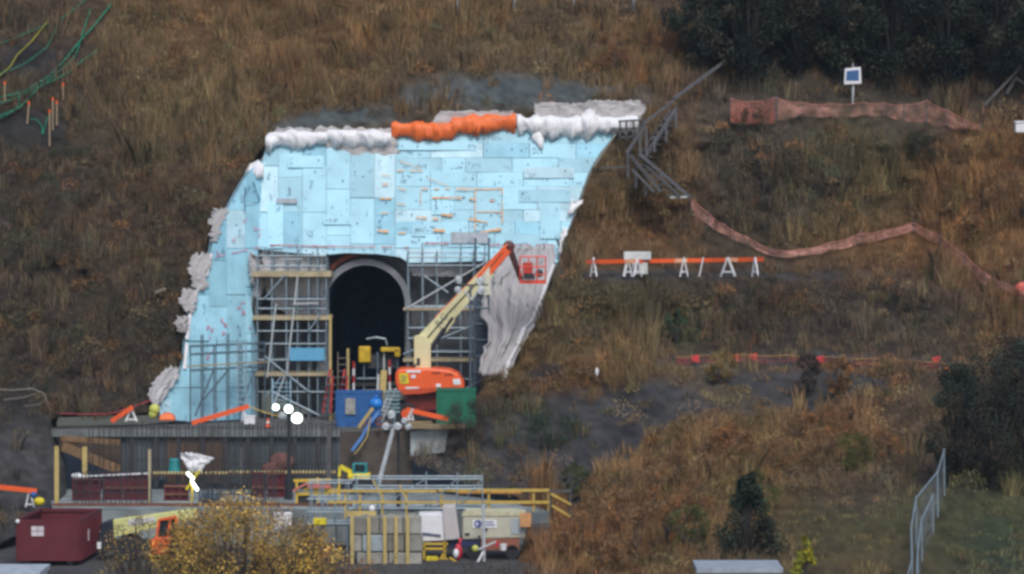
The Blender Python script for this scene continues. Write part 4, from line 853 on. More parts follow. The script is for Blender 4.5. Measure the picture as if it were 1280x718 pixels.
# ------------------------------------------------------------------ light masts
def lamp(mb_parent, c, r, on, face=(0, -1, -.15), name='lamp_head'):
    d_ = Vector(face).normalized(); r = r * (.95 if on else .82); q = MB(); q.tube(c + d_ * .0, c + d_ * r * .9, r * .45, 14, r * 1.04); q.tube(c, c - d_ * r * .5, r * .3, 8); h_ = q.build(name, STEELW, mb_parent, smooth=False)
    q = MB(); q.ball(c + d_ * r * .82, r * .92, sc3=(1, .35, 1)); q.build('lens', LAMPON if on else LAMPOFF, h_, smooth=True); return h_
lt = thing('light_mast', Vector((P(361, 660, -16).x, -16, Z_PIT)), 'black light mast with three lit floodlights standing in the pit', 'light mast')
q = MB(); q.tube(Vector((P(361, 640, -16).x, -16, Z_PIT)), P(361, 512, -16), .085, 8); q.tube(Vector((P(361, 640, -16).x, -16, Z_PIT)), Vector((P(361, 640, -16).x, -16, Z_PIT + 1)), .2, 8); q.build('mast', BLACK, lt)
q = MB(); q.tube(P(345, 508, -16), P(375, 521, -16), .05, 6); q.tube(P(352, 518, -16), P(368, 508, -16), .04, 6); q.build('crossbar', BLACK, lt)
lamp(lt, P(345, 508, -16.1), .18, True); lamp(lt, P(361, 510, -16.1), .23, True); lamp(lt, P(371.5, 521, -16.1), .30, True); lamp(lt, P(353, 519, -16.1), .22, False)
q = MB(); q.ball(P(362, 642, -16.2), .3, sc3=(.8, .5, 1.3)); q.build('cable_bag', BLACK, lt)
lt = thing('light_mast', Vector((P(474, 604, -14).x, -14, Z_PIT)), 'leaning white light mast with a bunch of silver lamps, all unlit, over the pit', 'light mast')
q = MB(); q.tube(Vector(P(473, 606, -14)), P(492, 535, -14), .11, 8); q.build('mast', STEELW, lt)
q = MB(); q.tube(P(480, 533, -14), P(512, 531, -14), .05, 6); q.tube(P(492, 540, -14), P(494, 516, -14), .05, 6); q.build('crossbar', STEEL, lt)
for a, b_, r in [(482, 533, .21), (497, 533, .21), (491, 519, .26), (505, 526, .17), (510, 533, .2)]: lamp(lt, P(a, b_, -14.1), r, False, (random.uniform(-.5, .5), -1, random.uniform(-.4, .3)))
q = MB(); q.bar(P(508, 526, -14), P(516, 511, -14), .12, .1); q.build('arm', STEELW, lt)
lt = thing('light_mast', Vector((P(588, 520, -6.6).x, -6.6, 0)), 'slim light mast behind the boom with four white unlit floodlights on a crossbar', 'light mast')
q = MB(); q.tube(Vector((P(588, 520, -6.6).x, -6.6, 0)), P(588, 358, -6.6), .06, 8); q.build('mast', STEELD, lt)
q = MB(); q.tube(P(570, 357, -6.6), P(610, 356, -6.6), .05, 6); q.build('crossbar', BLACK, lt)
for a, b_, r in [(575, 350, .25), (574, 363, .23), (599, 352, .27), (600, 363, .26)]: lamp(lt, P(a, b_, -6.7), r, False, (-.5 if a < 580 else .4, -1, .1))
q = MB(); q.tube(P(590, 375, -6.7), P(602, 358, -6.7), .06, 6); q.tube(P(590, 376, -6.7), P(580, 364, -6.7), .05, 6); q.build('strut', STEELW, lt)
lt = thing('work_lamp', Vector((P(240, 628, -17).x, -17, Z_PIT)), 'pair of lit work lamps with yellow flaps on a short stand over the maroon formwork', 'work lamp')
q = MB(); q.tube(Vector((P(240, 628, -17).x, -17, Z_PIT)), P(240, 596, -17), .05, 6); q.build('stand', YELLOW, lt)
for (a, b_), (c_, e_), on in [((234, 591), (242, 599), 1), ((239, 601), (247, 613), 1), ((243, 597), (250, 588), 0), ((233, 612), (240, 602), 0)]:
    q = MB(); q.bar(P(a, b_, -17.1), P(c_, e_, -17.1), .17, .1); q.build('lamp_tube' if on else 'flap', LAMPON if on else SIGNY, lt)
# ------------------------------------------------------------------ things on the deck
def bin_(label, px0, px1, py0, Y, dy, m, name='skip_bin', ribs=5):
    a, b_ = X(px0, Y), X(px1, Y); zt = P(px0, py0, Y).z; root = thing(name, ((a + b_) / 2, Y, 0), label, 'bin')
    q = MB(); t = .06
    q.box(((a + b_) / 2, Y, zt / 2), (b_ - a, t, zt)); q.box(((a + b_) / 2, Y + dy, zt / 2), (b_ - a, t, zt))
    q.box((a, Y + dy / 2, zt / 2), (t, dy - t, zt)); q.box((b_, Y + dy / 2, zt / 2), (t, dy - t, zt)); q.box(((a + b_) / 2, Y + dy / 2, .15), (b_ - a - t, dy - t, .1)); q.build('body', m, root)
    q = MB(); [q.bar(u, v_, .09, .09) for u, v_ in [((a, Y - .02, zt), (b_, Y - .02, zt)), ((a, Y + dy, zt), (b_, Y + dy, zt)), ((a, Y, zt), (a, Y + dy, zt)), ((b_, Y, zt), (b_, Y + dy, zt))]]; q.build('rim', m, root)
    for x_ in np.linspace(a + .15, b_ - .15, ribs): q = MB(); q.box((x_, Y - .06, zt * .48), (.08, .07, zt * .9)); q.build('rib', m, root)
    return root
t = bin_('blue steel bin with a worn grey patch standing at the front of the deck', 420, 476, 491, -8.0, 1.6, BLUE)
q = MB(); q.box(P(438, 508, -8.13), (.5, .03, .8)); q.build('worn_patch', mat('worn_patch', (.28, .28, .26), .9, var=.4), t)
bin_('green steel bin half hidden by the bush beside the orange lift', 546, 594, 488, -8.4, 1.5, GREEN, ribs=3)
q = MB(); q.ball(P(470, 505, -8.9), .34, sc3=(1, .8, .85)); q.tube(P(470, 498, -8.9), P(470, 494, -8.9), .06, 6); tag(q.build('plastic_sack', mat('bright_blue', (.02, .22, .68), .4), smooth=True), 'bright blue round sack beside the blue bin', 'sack')
def barricade(label, a, b_, Y, legs, m=ORANGE, name='barricade', th=.23, leg_h=None):
    A_, B_ = P(*a, Y), P(*b_, Y); root = thing(name, ((A_.x + B_.x) / 2, Y, min(A_.z, B_.z) - .7), label, 'barricade')
    q = MB(); q.bar(A_, B_, .06, th); q.build('rail', m, root)
    for (lx, py0, py1, s_) in legs:
        q = MB(); t = P(lx, py0, Y + .05); h_ = (py1 - py0) / 25
        for d_ in (-s_, s_): q.bar(t + Vector((0, .03, 0)), t + Vector((d_, .05, -h_)), .06, .09)
        q.bar(t + Vector((-s_ * .8, .04, -h_ * .85)), t + Vector((s_ * .8, .04, -h_ * .85)), .05, .07)
        q.build('leg', WPAINT, root)
    return root
barricade('orange barricade rail tipped down over its single white leg at the end of the deck', (139, 527), (166, 509), -9.0, [(164, 511, 527, .28)])
r_ = barricade('long orange barricade rail sloping along the foot of the blue side wall', (240, 529), (311, 508), -9.1, [(305, 509, 528, .12)])
barricade('orange barricade rail lying askew in front of the lift beside the green bin', (508, 512), (560, 524), -9.6, [(514, 513, 526, .12)])
barricade('orange barricade rail with a white leg on the dark bank beyond the red dumpster', (-30, 606), (46, 614), -19, [(37, 611, 633, .2)])
q = MB(); q.box(P(312, 525, -9.3), (.55, .4, .42)); q.box(P(312, 520.5, -9.3), (.6, .45, .07)); tag(q.build('white_box', WPAINT, bevel=.03), 'small white box at the lower foot of the long orange barricade rail', 'box')
def cone(label, px, Y, z, h_=.5):
    root = thing('traffic_cone', (X(px, Y), Y, z), label, 'traffic cone'); x_ = X(px, Y)
    q = MB(); q.box((x_, Y, z + .03), (h_ * .7, h_ * .7, .05)); q.build('base', BLACK, root)
    q = MB(); q.tube((x_, Y, z + .05), (x_, Y, z + h_), h_ * .28, 12, h_ * .06); q.build('body', ORANGE, root)
    q = MB(); q.tube((x_, Y, z + h_ * .5), (x_, Y, z + h_ * .7), h_ * .19, 12, h_ * .15); q.build('band', WPAINT, root)
cone('small orange traffic cone on the deck between the scaffold tower and the light mast', 335, -9, 0)
q = MB(); q.prism([P(198, 526, -9.0), P(200, 519, -8.9), P(208, 516, -8.8), P(216, 519, -8.9), P(219, 526, -9)], (0, .8, 0)); tag(q.build('orange_bag', ORANGE_SHEET, bevel=.08, smooth=False), 'orange sheet heaped on the deck at the foot of the bunched grey cloth', 'plastic sheet')
q = MB(); q.ball(P(193, 512, -8.6), .28, sc3=(1, .7, 1)); q.ball(P(191, 518, -8.6), .22, sc3=(1, .7, 1)); tag(q.build('lime_bag', LIME, smooth=True), 'lime yellow bag beside the bunched grey cloth at the end of the deck', 'bag')
q = MB(); q.path([P(70, 517, -9), P(100, 518, -9), P(135, 518, -9), P(160, 511, -9), P(190, 500, -8.5)], .025); tag(q.build('red_tape_line', REDLINE), 'red warning tape strung at the end of the deck', 'tape')
q = MB(); q.path([P(311, 508, -9.1), P(326, 514, -9.1), P(342, 519, -9.1), P(356, 522, -9.1)], .025); tag(q.build('yellow_rope', YELLOW), 'yellow rope from the end of the barricade rail to the light mast', 'rope')
# tall timbers, red frames and the machine inside the tunnel mouth
for (a, b0, b1, Y, lab) in [(413, 512, 394, -2.2, 'tall timber post on the scaffold side of the tunnel mouth'), (435, 508, 436, -1.5, 'pale timber post standing in front of the tunnel mouth'), (443, 500, 455, -.6, 'short grey post before the yellow machine in the tunnel')]:
    q = MB(); q.bar(Vector((X(a, Y), Y, 0)), P(a, b1, Y), .13, .13); tag(q.build('timber_post', TIMBER if b1 != 455 else OLDWOOD), lab, 'post')
for (a, lab) in [(410, 'red steel stair frame nearest the scaffold tower'), (428, 'red steel stair frame nearest the tunnel opening')]:
    root = thing('access_steps', (X(a, -2.6), -2.6, 0), lab, 'steps'); q = MB()
    q.bar(P(a - 6, 516, -2.6), P(a + 3, 462, -2.4), .12, .16); q.build('stringer', mat('red_paintwork', (.42, .03, .03), .5), root)
    q = MB(); q.bar(P(a + 3, 516, -2.9), P(a + 6, 470, -2.9), .1, .12); q.build('stringer', MATS['red_paintwork'], root)
    for k in range(5): q = MB(); q.box(P(a + 1 + k, 508 - k * 9, -2.7), (.5, .3, .05)); q.build('tread', STEELD, root)
mc = thing('tunnel_machine', (X(468, 1.0), 1.0, 0), 'yellow and dark machine standing in the tunnel mouth', 'machine')
m_ = MB(); m_.box(P(456, 443, .6), (.62, .8, .82)); m_.build('engine_cover', mat('machine_yellow', (.60, .40, .02), .5, var=.3), mc, bevel=.05)
m_ = MB(); m_.box(P(488, 437, .6), (1.0, .8, .22)); m_.box(P(497, 441, .6), (.3, .8, .4)); m_.build('top_cover', MATS['machine_yellow'], mc, bevel=.04)
m_ = MB(); m_.box(P(478, 452, 1.0), (1.6, .6, .7)); m_.bar(P(446, 480, .6), P(505, 480, .6), .3, .2); m_.build('frame', mat('machine_dark', (.05, .05, .055), .6), mc)
for a in (455, 472, 480, 497): m_ = MB(); m_.bar(P(a, 440, .5), Vector((X(a, .5), .5, 0)), .09, .09); m_.build('leg', STEELD if a != 480 else STEELW, mc)
m_ = MB(); m_.path([P(458, 424, .8), P(470, 422, .8), P(482, 424, .8), P(484, 432, .8)], .05); m_.bar(P(446, 473, .3), P(476, 473, .3), .1, .09); m_.build('guard_rail', STEEL, mc)
for i, (a, b_, c_, lab) in enumerate([(447, 480, 'red and white striped post by the yellow machine'), (440, 490, 'red and white striped post beside the pale timber post')][:0]): pass
for (a, top, lab) in [(442, 452, 'red and white marker post beside the pale timber post'), (487, 450, 'red and white marker post on the far side of the yellow machine')]:
    root = thing('marker_post', (X(a, -1), -1, 0), lab, 'marker post'); z1 = P(a, top, -1).z; n = 8
    for k in range(n): q = MB(); q.tube((X(a, -1), -1, z1 * k / n), (X(a, -1), -1, z1 * (k + 1) / n), .06, 8); q.build('band', (WPAINT, MATS['red_paintwork'])[k % 2], root)
q = MB()
for k in range(5): q.bar(P(448 + k, 500 - k * 3, -2 + k * .2), P(505, 499 - k * 3, -2 + k * .2), .3, .07)
tag(q.build('plank_stack', mat('grey_plank', (.22, .20, .16), .9, var=.4)), 'stack of grey planks lying before the tunnel mouth', 'plank stack')
for (a, b0, b1, m__, lab) in [(478, 482, 455, TIMBER, 'upright pale timber board leaning by the yellow machine'), (471, 500, 460, STEELW, 'thin bright pole before the tunnel mouth')]:
    q = MB(); q.bar(P(a, b0 + 12, -1.5), P(a + 2, b1 + 8, -1.2), .1 if m__ is STEELW else .32, .08); tag(q.build('board' if m__ is TIMBER else 'pole', m__), lab, 'board' if m__ is TIMBER else 'pole')
q = MB()
for k in range(6): q.bar(P(481 + (k % 2), 490 + k * 5, -7.6), P(500, 490 + k * 5, -7.6), .3, .09)
tag(q.build('pallet_stack', mat('teal_grey_sheet', (.18, .30, .34), .7, var=.25)), 'stack of blue grey form sheets beside the lift wheel', 'stack')
for k, (a, b_, c_, e_, m__, lab) in enumerate([(448, 535, 466, 510, TIMBER, 'pale timber plank leaning against the blue bin'), (470, 530, 520, 536, RUST, 'rusty beam lying at the front edge of the deck'), (454, 532, 478, 522, RUST, 'short rusty bar crossing under the bright ladder')]):
    q = MB(); q.bar(P(a, b_, -9.2 - k * .12), P(c_, e_, -9 - k * .12), .14, .14); tag(q.build('beam', m__), lab, 'beam')
q = MB()
for k in range(14): a = random.uniform(466, 512); b_ = random.uniform(528, 540); q.bar(P(a, b_, -9.7), P(a + random.uniform(-10, 10), b_ + random.uniform(-5, 5), -9.6), .09, .07)
stuff(q.build('scrap_heap', mat('scrap_brown', (.12, .08, .06), .85, var=.5)), 'heap of rusty scrap at the edge of the deck under the lift', 'scrap')
q = MB(); q.path([P(474, 515, -9.3), P(462, 530, -9.7), P(452, 548, -9.8), P(440, 564, -9.9)], .1, 8); tag(q.build('blue_hose', mat('blue_hose', (.08, .20, .48), .5)), 'thick blue hose hanging over the edge of the deck', 'hose')
q = MB(); q.path([P(463, 522, -9.9), P(459, 546, -9.95), P(450, 560, -10), P(443, 568, -10)], .035, 6); tag(q.build('yellow_hose', TIMBER), 'thin yellow hose hanging beside the blue hose', 'hose')
# ================================================================== IN THE PIT
YF = -16
def rebar_mat(label, px0, px1, n, top, bot, Y, hz=(560, 590)):
    root = thing('rebar_mat', (X((px0 + px1) / 2, Y), Y, Z_PIT), label, 'rebar mat')
    for i in range(n):
        a = lerp(px0, px1, i / (n - 1)) + random.uniform(-1.5, 1.5); tpx = top + random.uniform(-3, 4); q = MB(); q.tube(P(a, bot, Y), P(a + random.uniform(-.6, .6), tpx, Y), .028, 5)
        q.tube(P(a, tpx, Y), P(a, tpx - 1, Y) + Vector((.02, .25, .05)), .028, 5); q.build('rebar', REBAR, root)
    for b_ in hz: q = MB(); q.tube(P(px0, b_, Y + .06), P(px1, b_, Y + .06), .028, 5); q.build('tie_bar', REBAR, root)
rebar_mat('thin row of upright rebar in front of the brown lagging beside the timber posts', 110, 158, 8, 536, 600, -11)
rebar_mat('row of upright rebar rising before the deck edge above the teal tub', 162, 284, 24, 532, 604, -11.4, (552, 575, 592))
rebar_mat('close row of upright rebar rising behind the lit light mast', 288, 420, 28, 531, 606, -11.2, (556, 580, 596))
rebar_mat('short dense rebar standing over the slab before the maroon panels', 250, 345, 34, 592, 630, -18.5, (597, 618))
rebar_mat('short rebar row standing between the maroon panels and the dumpster end', 92, 190, 20, 594, 630, -18.8, (600, 616))
def formwork(label, px0, px1, py0, py1, Y, m=MAROON, nr=4):
    root = thing('formwork_panel', (X((px0 + px1) / 2, Y), Y, P(px0, py1, Y).z), label, 'formwork panel')
    q = MB(); q.prism(pp_([(px0, py0), (px1, py0), (px1, py1), (px0, py1)], Y), (0, .08, 0)); q.build('face', m, root)
    for x_ in np.linspace(px0 + 1.5, px1 - 1.5, nr): q = MB(); q.bar(P(x_, py0, Y - .06), P(x_, py1, Y - .06), .1, .1); q.build('rib', m, root)
    for z_ in np.linspace(py0 + 2, py1 - 2, 3): q = MB(); q.bar(P(px0, z_, Y - .12), P(px1, z_, Y - .12), .08, .1); q.build('waler', m if random.random() < .6 else RUST, root)
    return root
formwork('maroon ribbed formwork panel nearest the red dumpster', 90, 126, 598, 628, -16.4)
formwork('maroon ribbed formwork panel second from the dumpster, under the long pipe', 128, 152, 592, 628, -16.2, nr=3)
formwork('maroon ribbed formwork panel in the middle of the row, under the long pipe', 154, 186, 591, 629, -16.3)
formwork('bright maroon formwork panel under the lit work lamps', 205, 236, 606, 630, -16.6)
formwork('small maroon formwork panel leaning left of the lit light mast', 313, 330, 590, 628, -14.6, nr=2)
formwork('small maroon formwork panel directly beside the lit light mast', 334, 356, 590, 630, -14.6, nr=2)
q = MB(); q.tube(P(100, 596, -17), P(190, 592, -17), .05, 6); tag(q.build('pipe', STEELW), 'long bright pipe lying over the maroon formwork panels', 'pipe')
q = MB(); q.ball(P(96, 595, -17.1), .2, sc3=(1.4, .8, .7)); q.tube(P(99, 595, -17.1), P(108, 596, -17.1), .06, 6); tag(q.build('white_sack', WHITE, smooth=True), 'white plastic sack at the end of the long bright pipe', 'sack')
for (a, b0, b1, w_, Y, m__, lab) in [(71, 645, 558, .2, -18.5, TIMBER, 'tall timber post rising behind the end of the red dumpster'), (106, 600, 559, .22, -13.5, TIMBER, 'timber post before the brown lagging'), (187, 632, 562, .13, -18.7, PLANK, 'slim timber post beside the maroon panels'), (301, 606, 560, .11, -12.5, OLDWOOD, 'grey timber prop in the pit before the rebar'), (411, 662, 534, .2, -15.5, OLDWOOD, 'tall grey post between the yellow frame and the small yellow machine')]:
    q = MB(); q.bar(P(a, b0, Y), P(a, b1, Y), w_, w_); tag(q.build('timber_post', m__), lab, 'post')
t = thing('timber_brace', P(95, 575, -11), 'brown timber bracing sloping under the cap beam at the end of the wall', 'timber brace'); q = MB(); q.bar(P(76, 548, -10.6), P(150, 553, -10.6), .35, .25); q.build('waling', mat('brace_brown', (.20, .12, .06), .9, var=.4), t); q = MB(); q.bar(P(78, 558, -10.8), P(150, 588, -10.8), .2, .45); q.build('strut', MATS['brace_brown'], t)
for (a, c_, b_, Y, m__, lab) in [(187, 285, 591, -13.0, (TIMBER), 'line of yellow capped rebar ends behind the lit work lamps'), (286, 420, 590, -13.0, TIMBER, 'line of yellow capped rebar ends behind the lit light mast')]:
    root = thing('rebar_cap_row', (X((a + c_) / 2, Y), Y, P(a, b_, Y).z - .1), lab, 'rebar caps'); q = MB(); q.bar(P(a, b_ + 2, Y + .05), P(c_, b_ + 1, Y + .05), .05, .1); q.build('rail', RUST, root)
    n = int((c_ - a) / 4.2)
    for k in range(n): x_ = lerp(a, c_, (k + .5) / n); q = MB(); q.tube(P(x_, b_ + 1.5, Y - .02), P(x_, b_ - 1.5, Y - .02), .05, 6); q.build('cap', mat('cap_yellow', (.66, .56, .25), .6), root)
q = MB(); c = P(218, 581, -12); q.tube(c - Vector((0, 0, .38)), c + Vector((0, 0, .2)), .33, 12, .24); q.tube(c + Vector((0, 0, .2)), c + Vector((0, 0, .3)), .27, 12, .2); q.build
tag(q.build('plastic_tub', TEAL), 'teal plastic tub standing behind the lit work lamps', 'tub')
sheet('white_tarp', [(226, 242, 567), (226, 268, 573), (232, 258, 580), (236, 250, 590)], -12.2, WHITE, None, 'white tarp heap beside the teal tub', 'tarp', amp=.2, ragged=3)
q = MB(); q.ball(P(262, 622, -17.2), .4, sc3=(1.3, .7, .7)); tag(q.build('blue_grey_sack', mat('blue_grey', (.12, .18, .24), .7), smooth=True), 'blue grey sack on the slab right of the lit work lamps', 'sack')
q = MB(); q.ball(P(352, 578, -11.9), .55, sc3=(1.2, .5, .9)); q.ball(P(340, 586, -12.0), .4, sc3=(1.3, .5, .8)); tag(q.build('rust_bundle', mat('rust_bundle', (.13, .06, .05), .9, var=.5), smooth=True), 'rust brown bundle heaped behind the maroon panels at the light mast', 'bundle')
# small yellow machine with teal cab in the pit
mx_ = thing('mini_excavator', P(445, 600, -13), 'small yellow excavator with a teal cab in the pit behind the grey rails', 'excavator')
m_ = MB(); m_.box(P(449, 595, -13), (1.1, .9, .28)); m_.build('body', SIGNY, mx_, bevel=.05); m_ = MB(); m_.box(P(450, 586, -13), (.72, .8, .55)); cb = m_.build('cab', TEAL, mx_, bevel=.05)
for a in (446.5, 453): m_ = MB(); m_.box(P(a, 585, -13.42), (.24, .03, .34)); m_.build('window', GLASSD, cb)
m_ = MB(); m_.bar(P(442, 592, -13.1), P(425, 583, -13.1), .16, .2); m_.bar(P(425, 583, -13.1), P(424, 596, -13.1), .13, .16); m_.build('boom', SIGNY, mx_); m_ = MB(); m_.box(P(448, 601, -13), (1.3, 1.0, .25)); m_.build('track', RUBBER, mx_)
# ------------------------------------------------------------------ yellow and grey railings over the yard
def railing(label, px0, px1, rails, posts, Y, m, top, bot, w_=.1, name='railing', Y1=None):
    Y1 = Y if Y1 is None else Y1; root = thing(name, P((px0 + px1) / 2, bot, (Y + Y1) / 2), label, 'railing'); yy = lambda a: lerp(Y, Y1, (a - px0) / (px1 - px0))
    for b_ in rails: q = MB(); q.bar(P(px0, b_, Y), P(px1, b_, Y1), w_ * .7, w_ * 1.3); q.build('rail', m, root)
    for a in posts: q = MB(); q.bar(P(a, bot, yy(a) + .1), P(a, top - 1, yy(a) + .1), w_, w_); q.build('post', m, root)
    return root
YR = mat('yellow_rail', (.55, .38, .08), .6, var=.25)
railing('long yellow guard railing at the end of the yard nearest the dark bank', 548, 688, (613, 628), (552, 611, 667, 686), -24.5, YR, 612, 650)
railing('yellow guard railing behind the grey scaffold rails', 410, 546, (614, 628), (432, 450, 478, 508), -26.2, YR, 613, 648, .08)
railing('yellow stair railing dropping away at the end of the long yellow guard railing', 688, 714, (614,), (688, 713), -24.6, OLDWOOD, 612, 648, .09, Y1=-24.6)
o_ = bpy.data.objects
t = thing('stair_rail', P(700, 640, -25), 'brownish sloping handrails descending from the end of the yellow railing', 'handrail'); q = MB(); q.bar(P(688, 617, -24.7), P(714, 631, -24.7), .07, .1); q.build('rail', YR, t); q = MB(); q.bar(P(690, 632, -24.7), P(713, 646, -24.7), .07, .1); q.build('rail', YR, t)
q = MB(); q.bar(P(570, 615.5, -24.2), P(652, 615.5, -24.2), .06, .12); tag(q.build('orange_board', mat('orange_board', (.62, .30, .07), .6)), 'orange board fixed along the top of the long yellow guard railing', 'board')
fr = thing('pipe_enclosure', P(390, 632, -19), 'yellow box frame of rails beside the lit light mast', 'frame')
for a, b_, c_, e_ in [(367, 601, 414, 600), (370, 618, 424, 616), (370, 631, 398, 631), (371, 601, 371, 632), (397, 597, 397, 640), (424, 598, 424, 630), (380, 612, 424, 612)]: q = MB(); q.bar(P(a, b_, -19), P(c_, e_, -19), .1, .13); q.build('rail' if abs(b_ - e_) < 4 else 'post', YELLOW, fr)
q = MB(); q.box(P(384, 624, -18.8), (.9, .3, .4)); q.build('dark_box', BLACK, fr)
q = MB(); q.bar(P(366, 614, -19.2), P(384, 604, -19.2), .1, .1); q.bar(P(384, 608, -19.2), P(414, 608, -19.2), .1, .2); tag(q.build('red_white_bar', mat('faded_red', (.50, .16, .13), .6)), 'faded red bar laid in the yellow box frame', 'bar')
def gscaf(label, px0, px1, levels, posts, Y, top, bot, m=STEEL):
    root = thing('scaffold_platform', P((px0 + px1) / 2, bot, Y), label, 'scaffold')
    for b_ in levels:
        for d_ in (0, 1.6): q = MB(); q.tube(P(px0, b_, Y) + Vector((0, d_, 0)), P(px1, b_, Y) + Vector((0, d_, 0)), .035, 6); q.build('ledger', m, root)
    for a in posts:
        for d_ in (0, 1.6): q = MB(); q.tube(P(a, bot, Y) + Vector((0, d_, 0)), P(a, top + random.uniform(-2, 14), Y) + Vector((0, d_, 0)), .032, 6); q.build('standard', m, root)
    for a, c_ in zip(posts[:-1], posts[1:]): q = MB(); q.tube(P(a, levels[-1], Y + .8), P(c_, levels[0], Y + .8), .03, 5); q.build('brace', m, root)
    q = MB(); q.bar(P(px0, levels[-1], Y + .8), P(px1, levels[-1], Y + .8), 1.5, .06); q.build('plank_deck', mat('grey_deck', (.26, .29, .31), .8, var=.3), root)
    return root
gscaf('grey tube scaffold platform with a high top rail over the concrete blocks', 440, 603, (599, 611, 636), (445, 472, 532, 571, 603), -25.5, 594, 660)
gscaf('grey tube scaffold standing between the yellow box frame and the concrete blocks', 384, 440, (604, 624, 640, 655), (388, 402, 418, 434), -25, 598, 690)
q = MB(); q.path([P(498, 612, -24), P(498, 636, -24), P(515, 638, -24), P(535, 634, -24), P(556, 637, -24)], .1, 7); tag(q.build('black_hose', BLACK), 'thick black hose lying over the concrete blocks', 'hose')
q = MB(); q.tube(P(498, 520, -13.5), P(498, 612, -13.5), .07, 7); q.box(P(498, 612, -13.5), (.4, .4, .1)); tag(q.build('black_pole', BLACK), 'thin black pole beside the leaning white mast', 'pole')
q = MB(); q.bar(P(466, 600, -26.8), P(480, 626, -26.8), .05, .07); tag(q.build('timber_lath', TIMBER), 'slanting yellow lath on the grey scaffold platform beside the hard hat', 'lath')
q = MB(); q.bar(P(499, 606, -26.8), P(512, 632, -26.8), .05, .07); tag(q.build('timber_lath', TIMBER), 'slanting yellow lath on the grey scaffold platform beside the black pole', 'lath')
q = MB(); q.ball(P(465, 636, -26.3), .16); tag(q.build('hard_hat', WHITE, smooth=True), 'white round cap standing on the timber behind the concrete blocks', 'cap')
# ------------------------------------------------------------------ concrete blocks with timber posts
bm2 = mat('block_concrete', (.30, .29, .255), .95, var=.3, scale=1.2, bump=.4, obj_var=.35)
bm3 = mat('block_concrete_blue', (.30, .36, .38), .95, var=.2, bump=.3)
YBK = -31
for r, (y0, y1) in enumerate([(646, 668), (669, 690), (691, 714)]):
    xs = [(440, 474), (475, 503), (504, 526)] if r == 0 else [(438, 452), (453, 482), (483, 505), (506, 528)] if r == 1 else [(446, 485), (486, 527)]
    for i, (a, c_) in enumerate(xs):
        q = MB(); q.prism(pp_([(a, y0), (c_, y0), (c_, y1), (a, y1)], YBK + r * -.0 + random.uniform(-.04, .04)), (0, 1.0, 0))
        if r == 0: q.box(P((a + c_) / 2, y0 - 1.5, YBK + .5), (.35, .35, .12))
        lab = [['dark grey concrete block on the top course, under the yellow timber head', 'dark grey concrete block in the middle of the top course', 'dark grey concrete block on the top course, next to the white tank'], ['narrow concrete block at the twiggy tree end of the middle course', 'bluish concrete block of the middle course, between the first two yellow posts', 'grey concrete block in the middle course, under the middle of the top course', 'grey concrete block of the middle course, next to the white tank'], ['pale long concrete block of the bottom course at the twiggy tree end', 'pale long concrete block of the bottom course, below the white tank']][r][i]
        tag(q.build('concrete_block', bm3 if (r, i) == (1, 1) else bm2, bevel=.06), lab, 'concrete block')
    if r == 2: pass
for i, (a, t_, lab) in enumerate([(440, 645, 'first yellow timber post against the concrete blocks, at the twiggy tree end'), (461, 646, 'second yellow timber post against the concrete blocks'), (481, 645, 'middle one of the five yellow timber posts against the blocks'), (495, 645, 'fourth yellow timber post against the concrete blocks'), (509.5, 644, 'yellow timber post against the blocks nearest the white tank')]):
    q = MB(); q.bar(Vector((X(a, YBK - .15), YBK - .15, Z_LOW)), P(a, t_, YBK - .15), .15, .12); tag(q.build('timber_post', TIMBER, bevel=.01), lab, 'post')
q = MB(); q.bar(P(434, 642, YBK + .6), P(470, 642, YBK + .6), .4, .2); tag(q.build('timber_beam', TIMBER), 'flat yellow timber laid on top of the concrete blocks', 'timber beam')
# ------------------------------------------------------------------ white tank, compressor and bits beside them
YK = -29
tk = thing('white_tank', G(548, 708, Z_LOW), 'white box tank with a tilted pale lid on a yellow stand beside the concrete blocks', 'tank')
q = MB(); q.prism(pp_([(523, 643), (556, 642), (557, 676), (527, 677)], YK), (0, 1.4, 0)); q.build('body', WPAINT, tk, bevel=.04)
q = MB(); q.prism(pp_([(553, 633), (569, 632), (575, 674), (556, 676)], YK - .15), (0, 1.2, 0)); q.build('lid', mat('pinkish_white', (.52, .48, .48), .6, var=.1), tk, bevel=.04)
q = MB(); q.bar(P(528, 667, YK - .03), P(551, 670, YK - .03), .05, .1); q.build('stripe', mat('dark_stripe', (.10, .11, .20), .6), tk)
for a, b_, c_, e_ in [(526, 680, 560, 680), (526, 686, 558, 686), (556, 677, 556, 704), (530, 680, 530, 704), (556, 690, 548, 703), (536, 699, 560, 699)]: q = MB(); q.bar(P(a, b_, YK - .1), P(c_, e_, YK - .1), .09, .09); q.build('stand_bar', YELLOW, tk)
q = MB(); q.box(P(540, 700, YK - .4), (.5, .4, .3)); q.build('pump', SIGNY, tk)
q = MB(); q.bar(P(526, 706, YK - .2), P(562, 705, YK - .2), 1.0, .12); q.build('base', mat('pink_wood', (.36, .25, .20), .8), tk)
cp = thing('compressor', G(617, 700, Z_LOW), 'beige towed compressor with a white sign bearing a blue ring', 'compressor')
q = MB(); q.prism(pp_([(578, 646), (582, 642), (640, 641), (656, 643), (657, 673), (578, 675)], YK), (0, 1.9, 0)); cb = q.build('housing', BEIGE, cp, bevel=.08)
q = MB(); q.prism(pp_([(577, 645), (582, 640.5), (640, 640), (657, 642), (657, 645)], YK - .04), (0, 1.98, 0)); q.build('roof', mat('yellowish_roof', (.58, .55, .36), .5), cb)
plate([(591, 650), (621, 650), (621, 660), (591, 660)], YK - .01, WPAINT, 'sign', cb)
q = MB(); cc = P(597.5, 655, YK - .04); n = 20
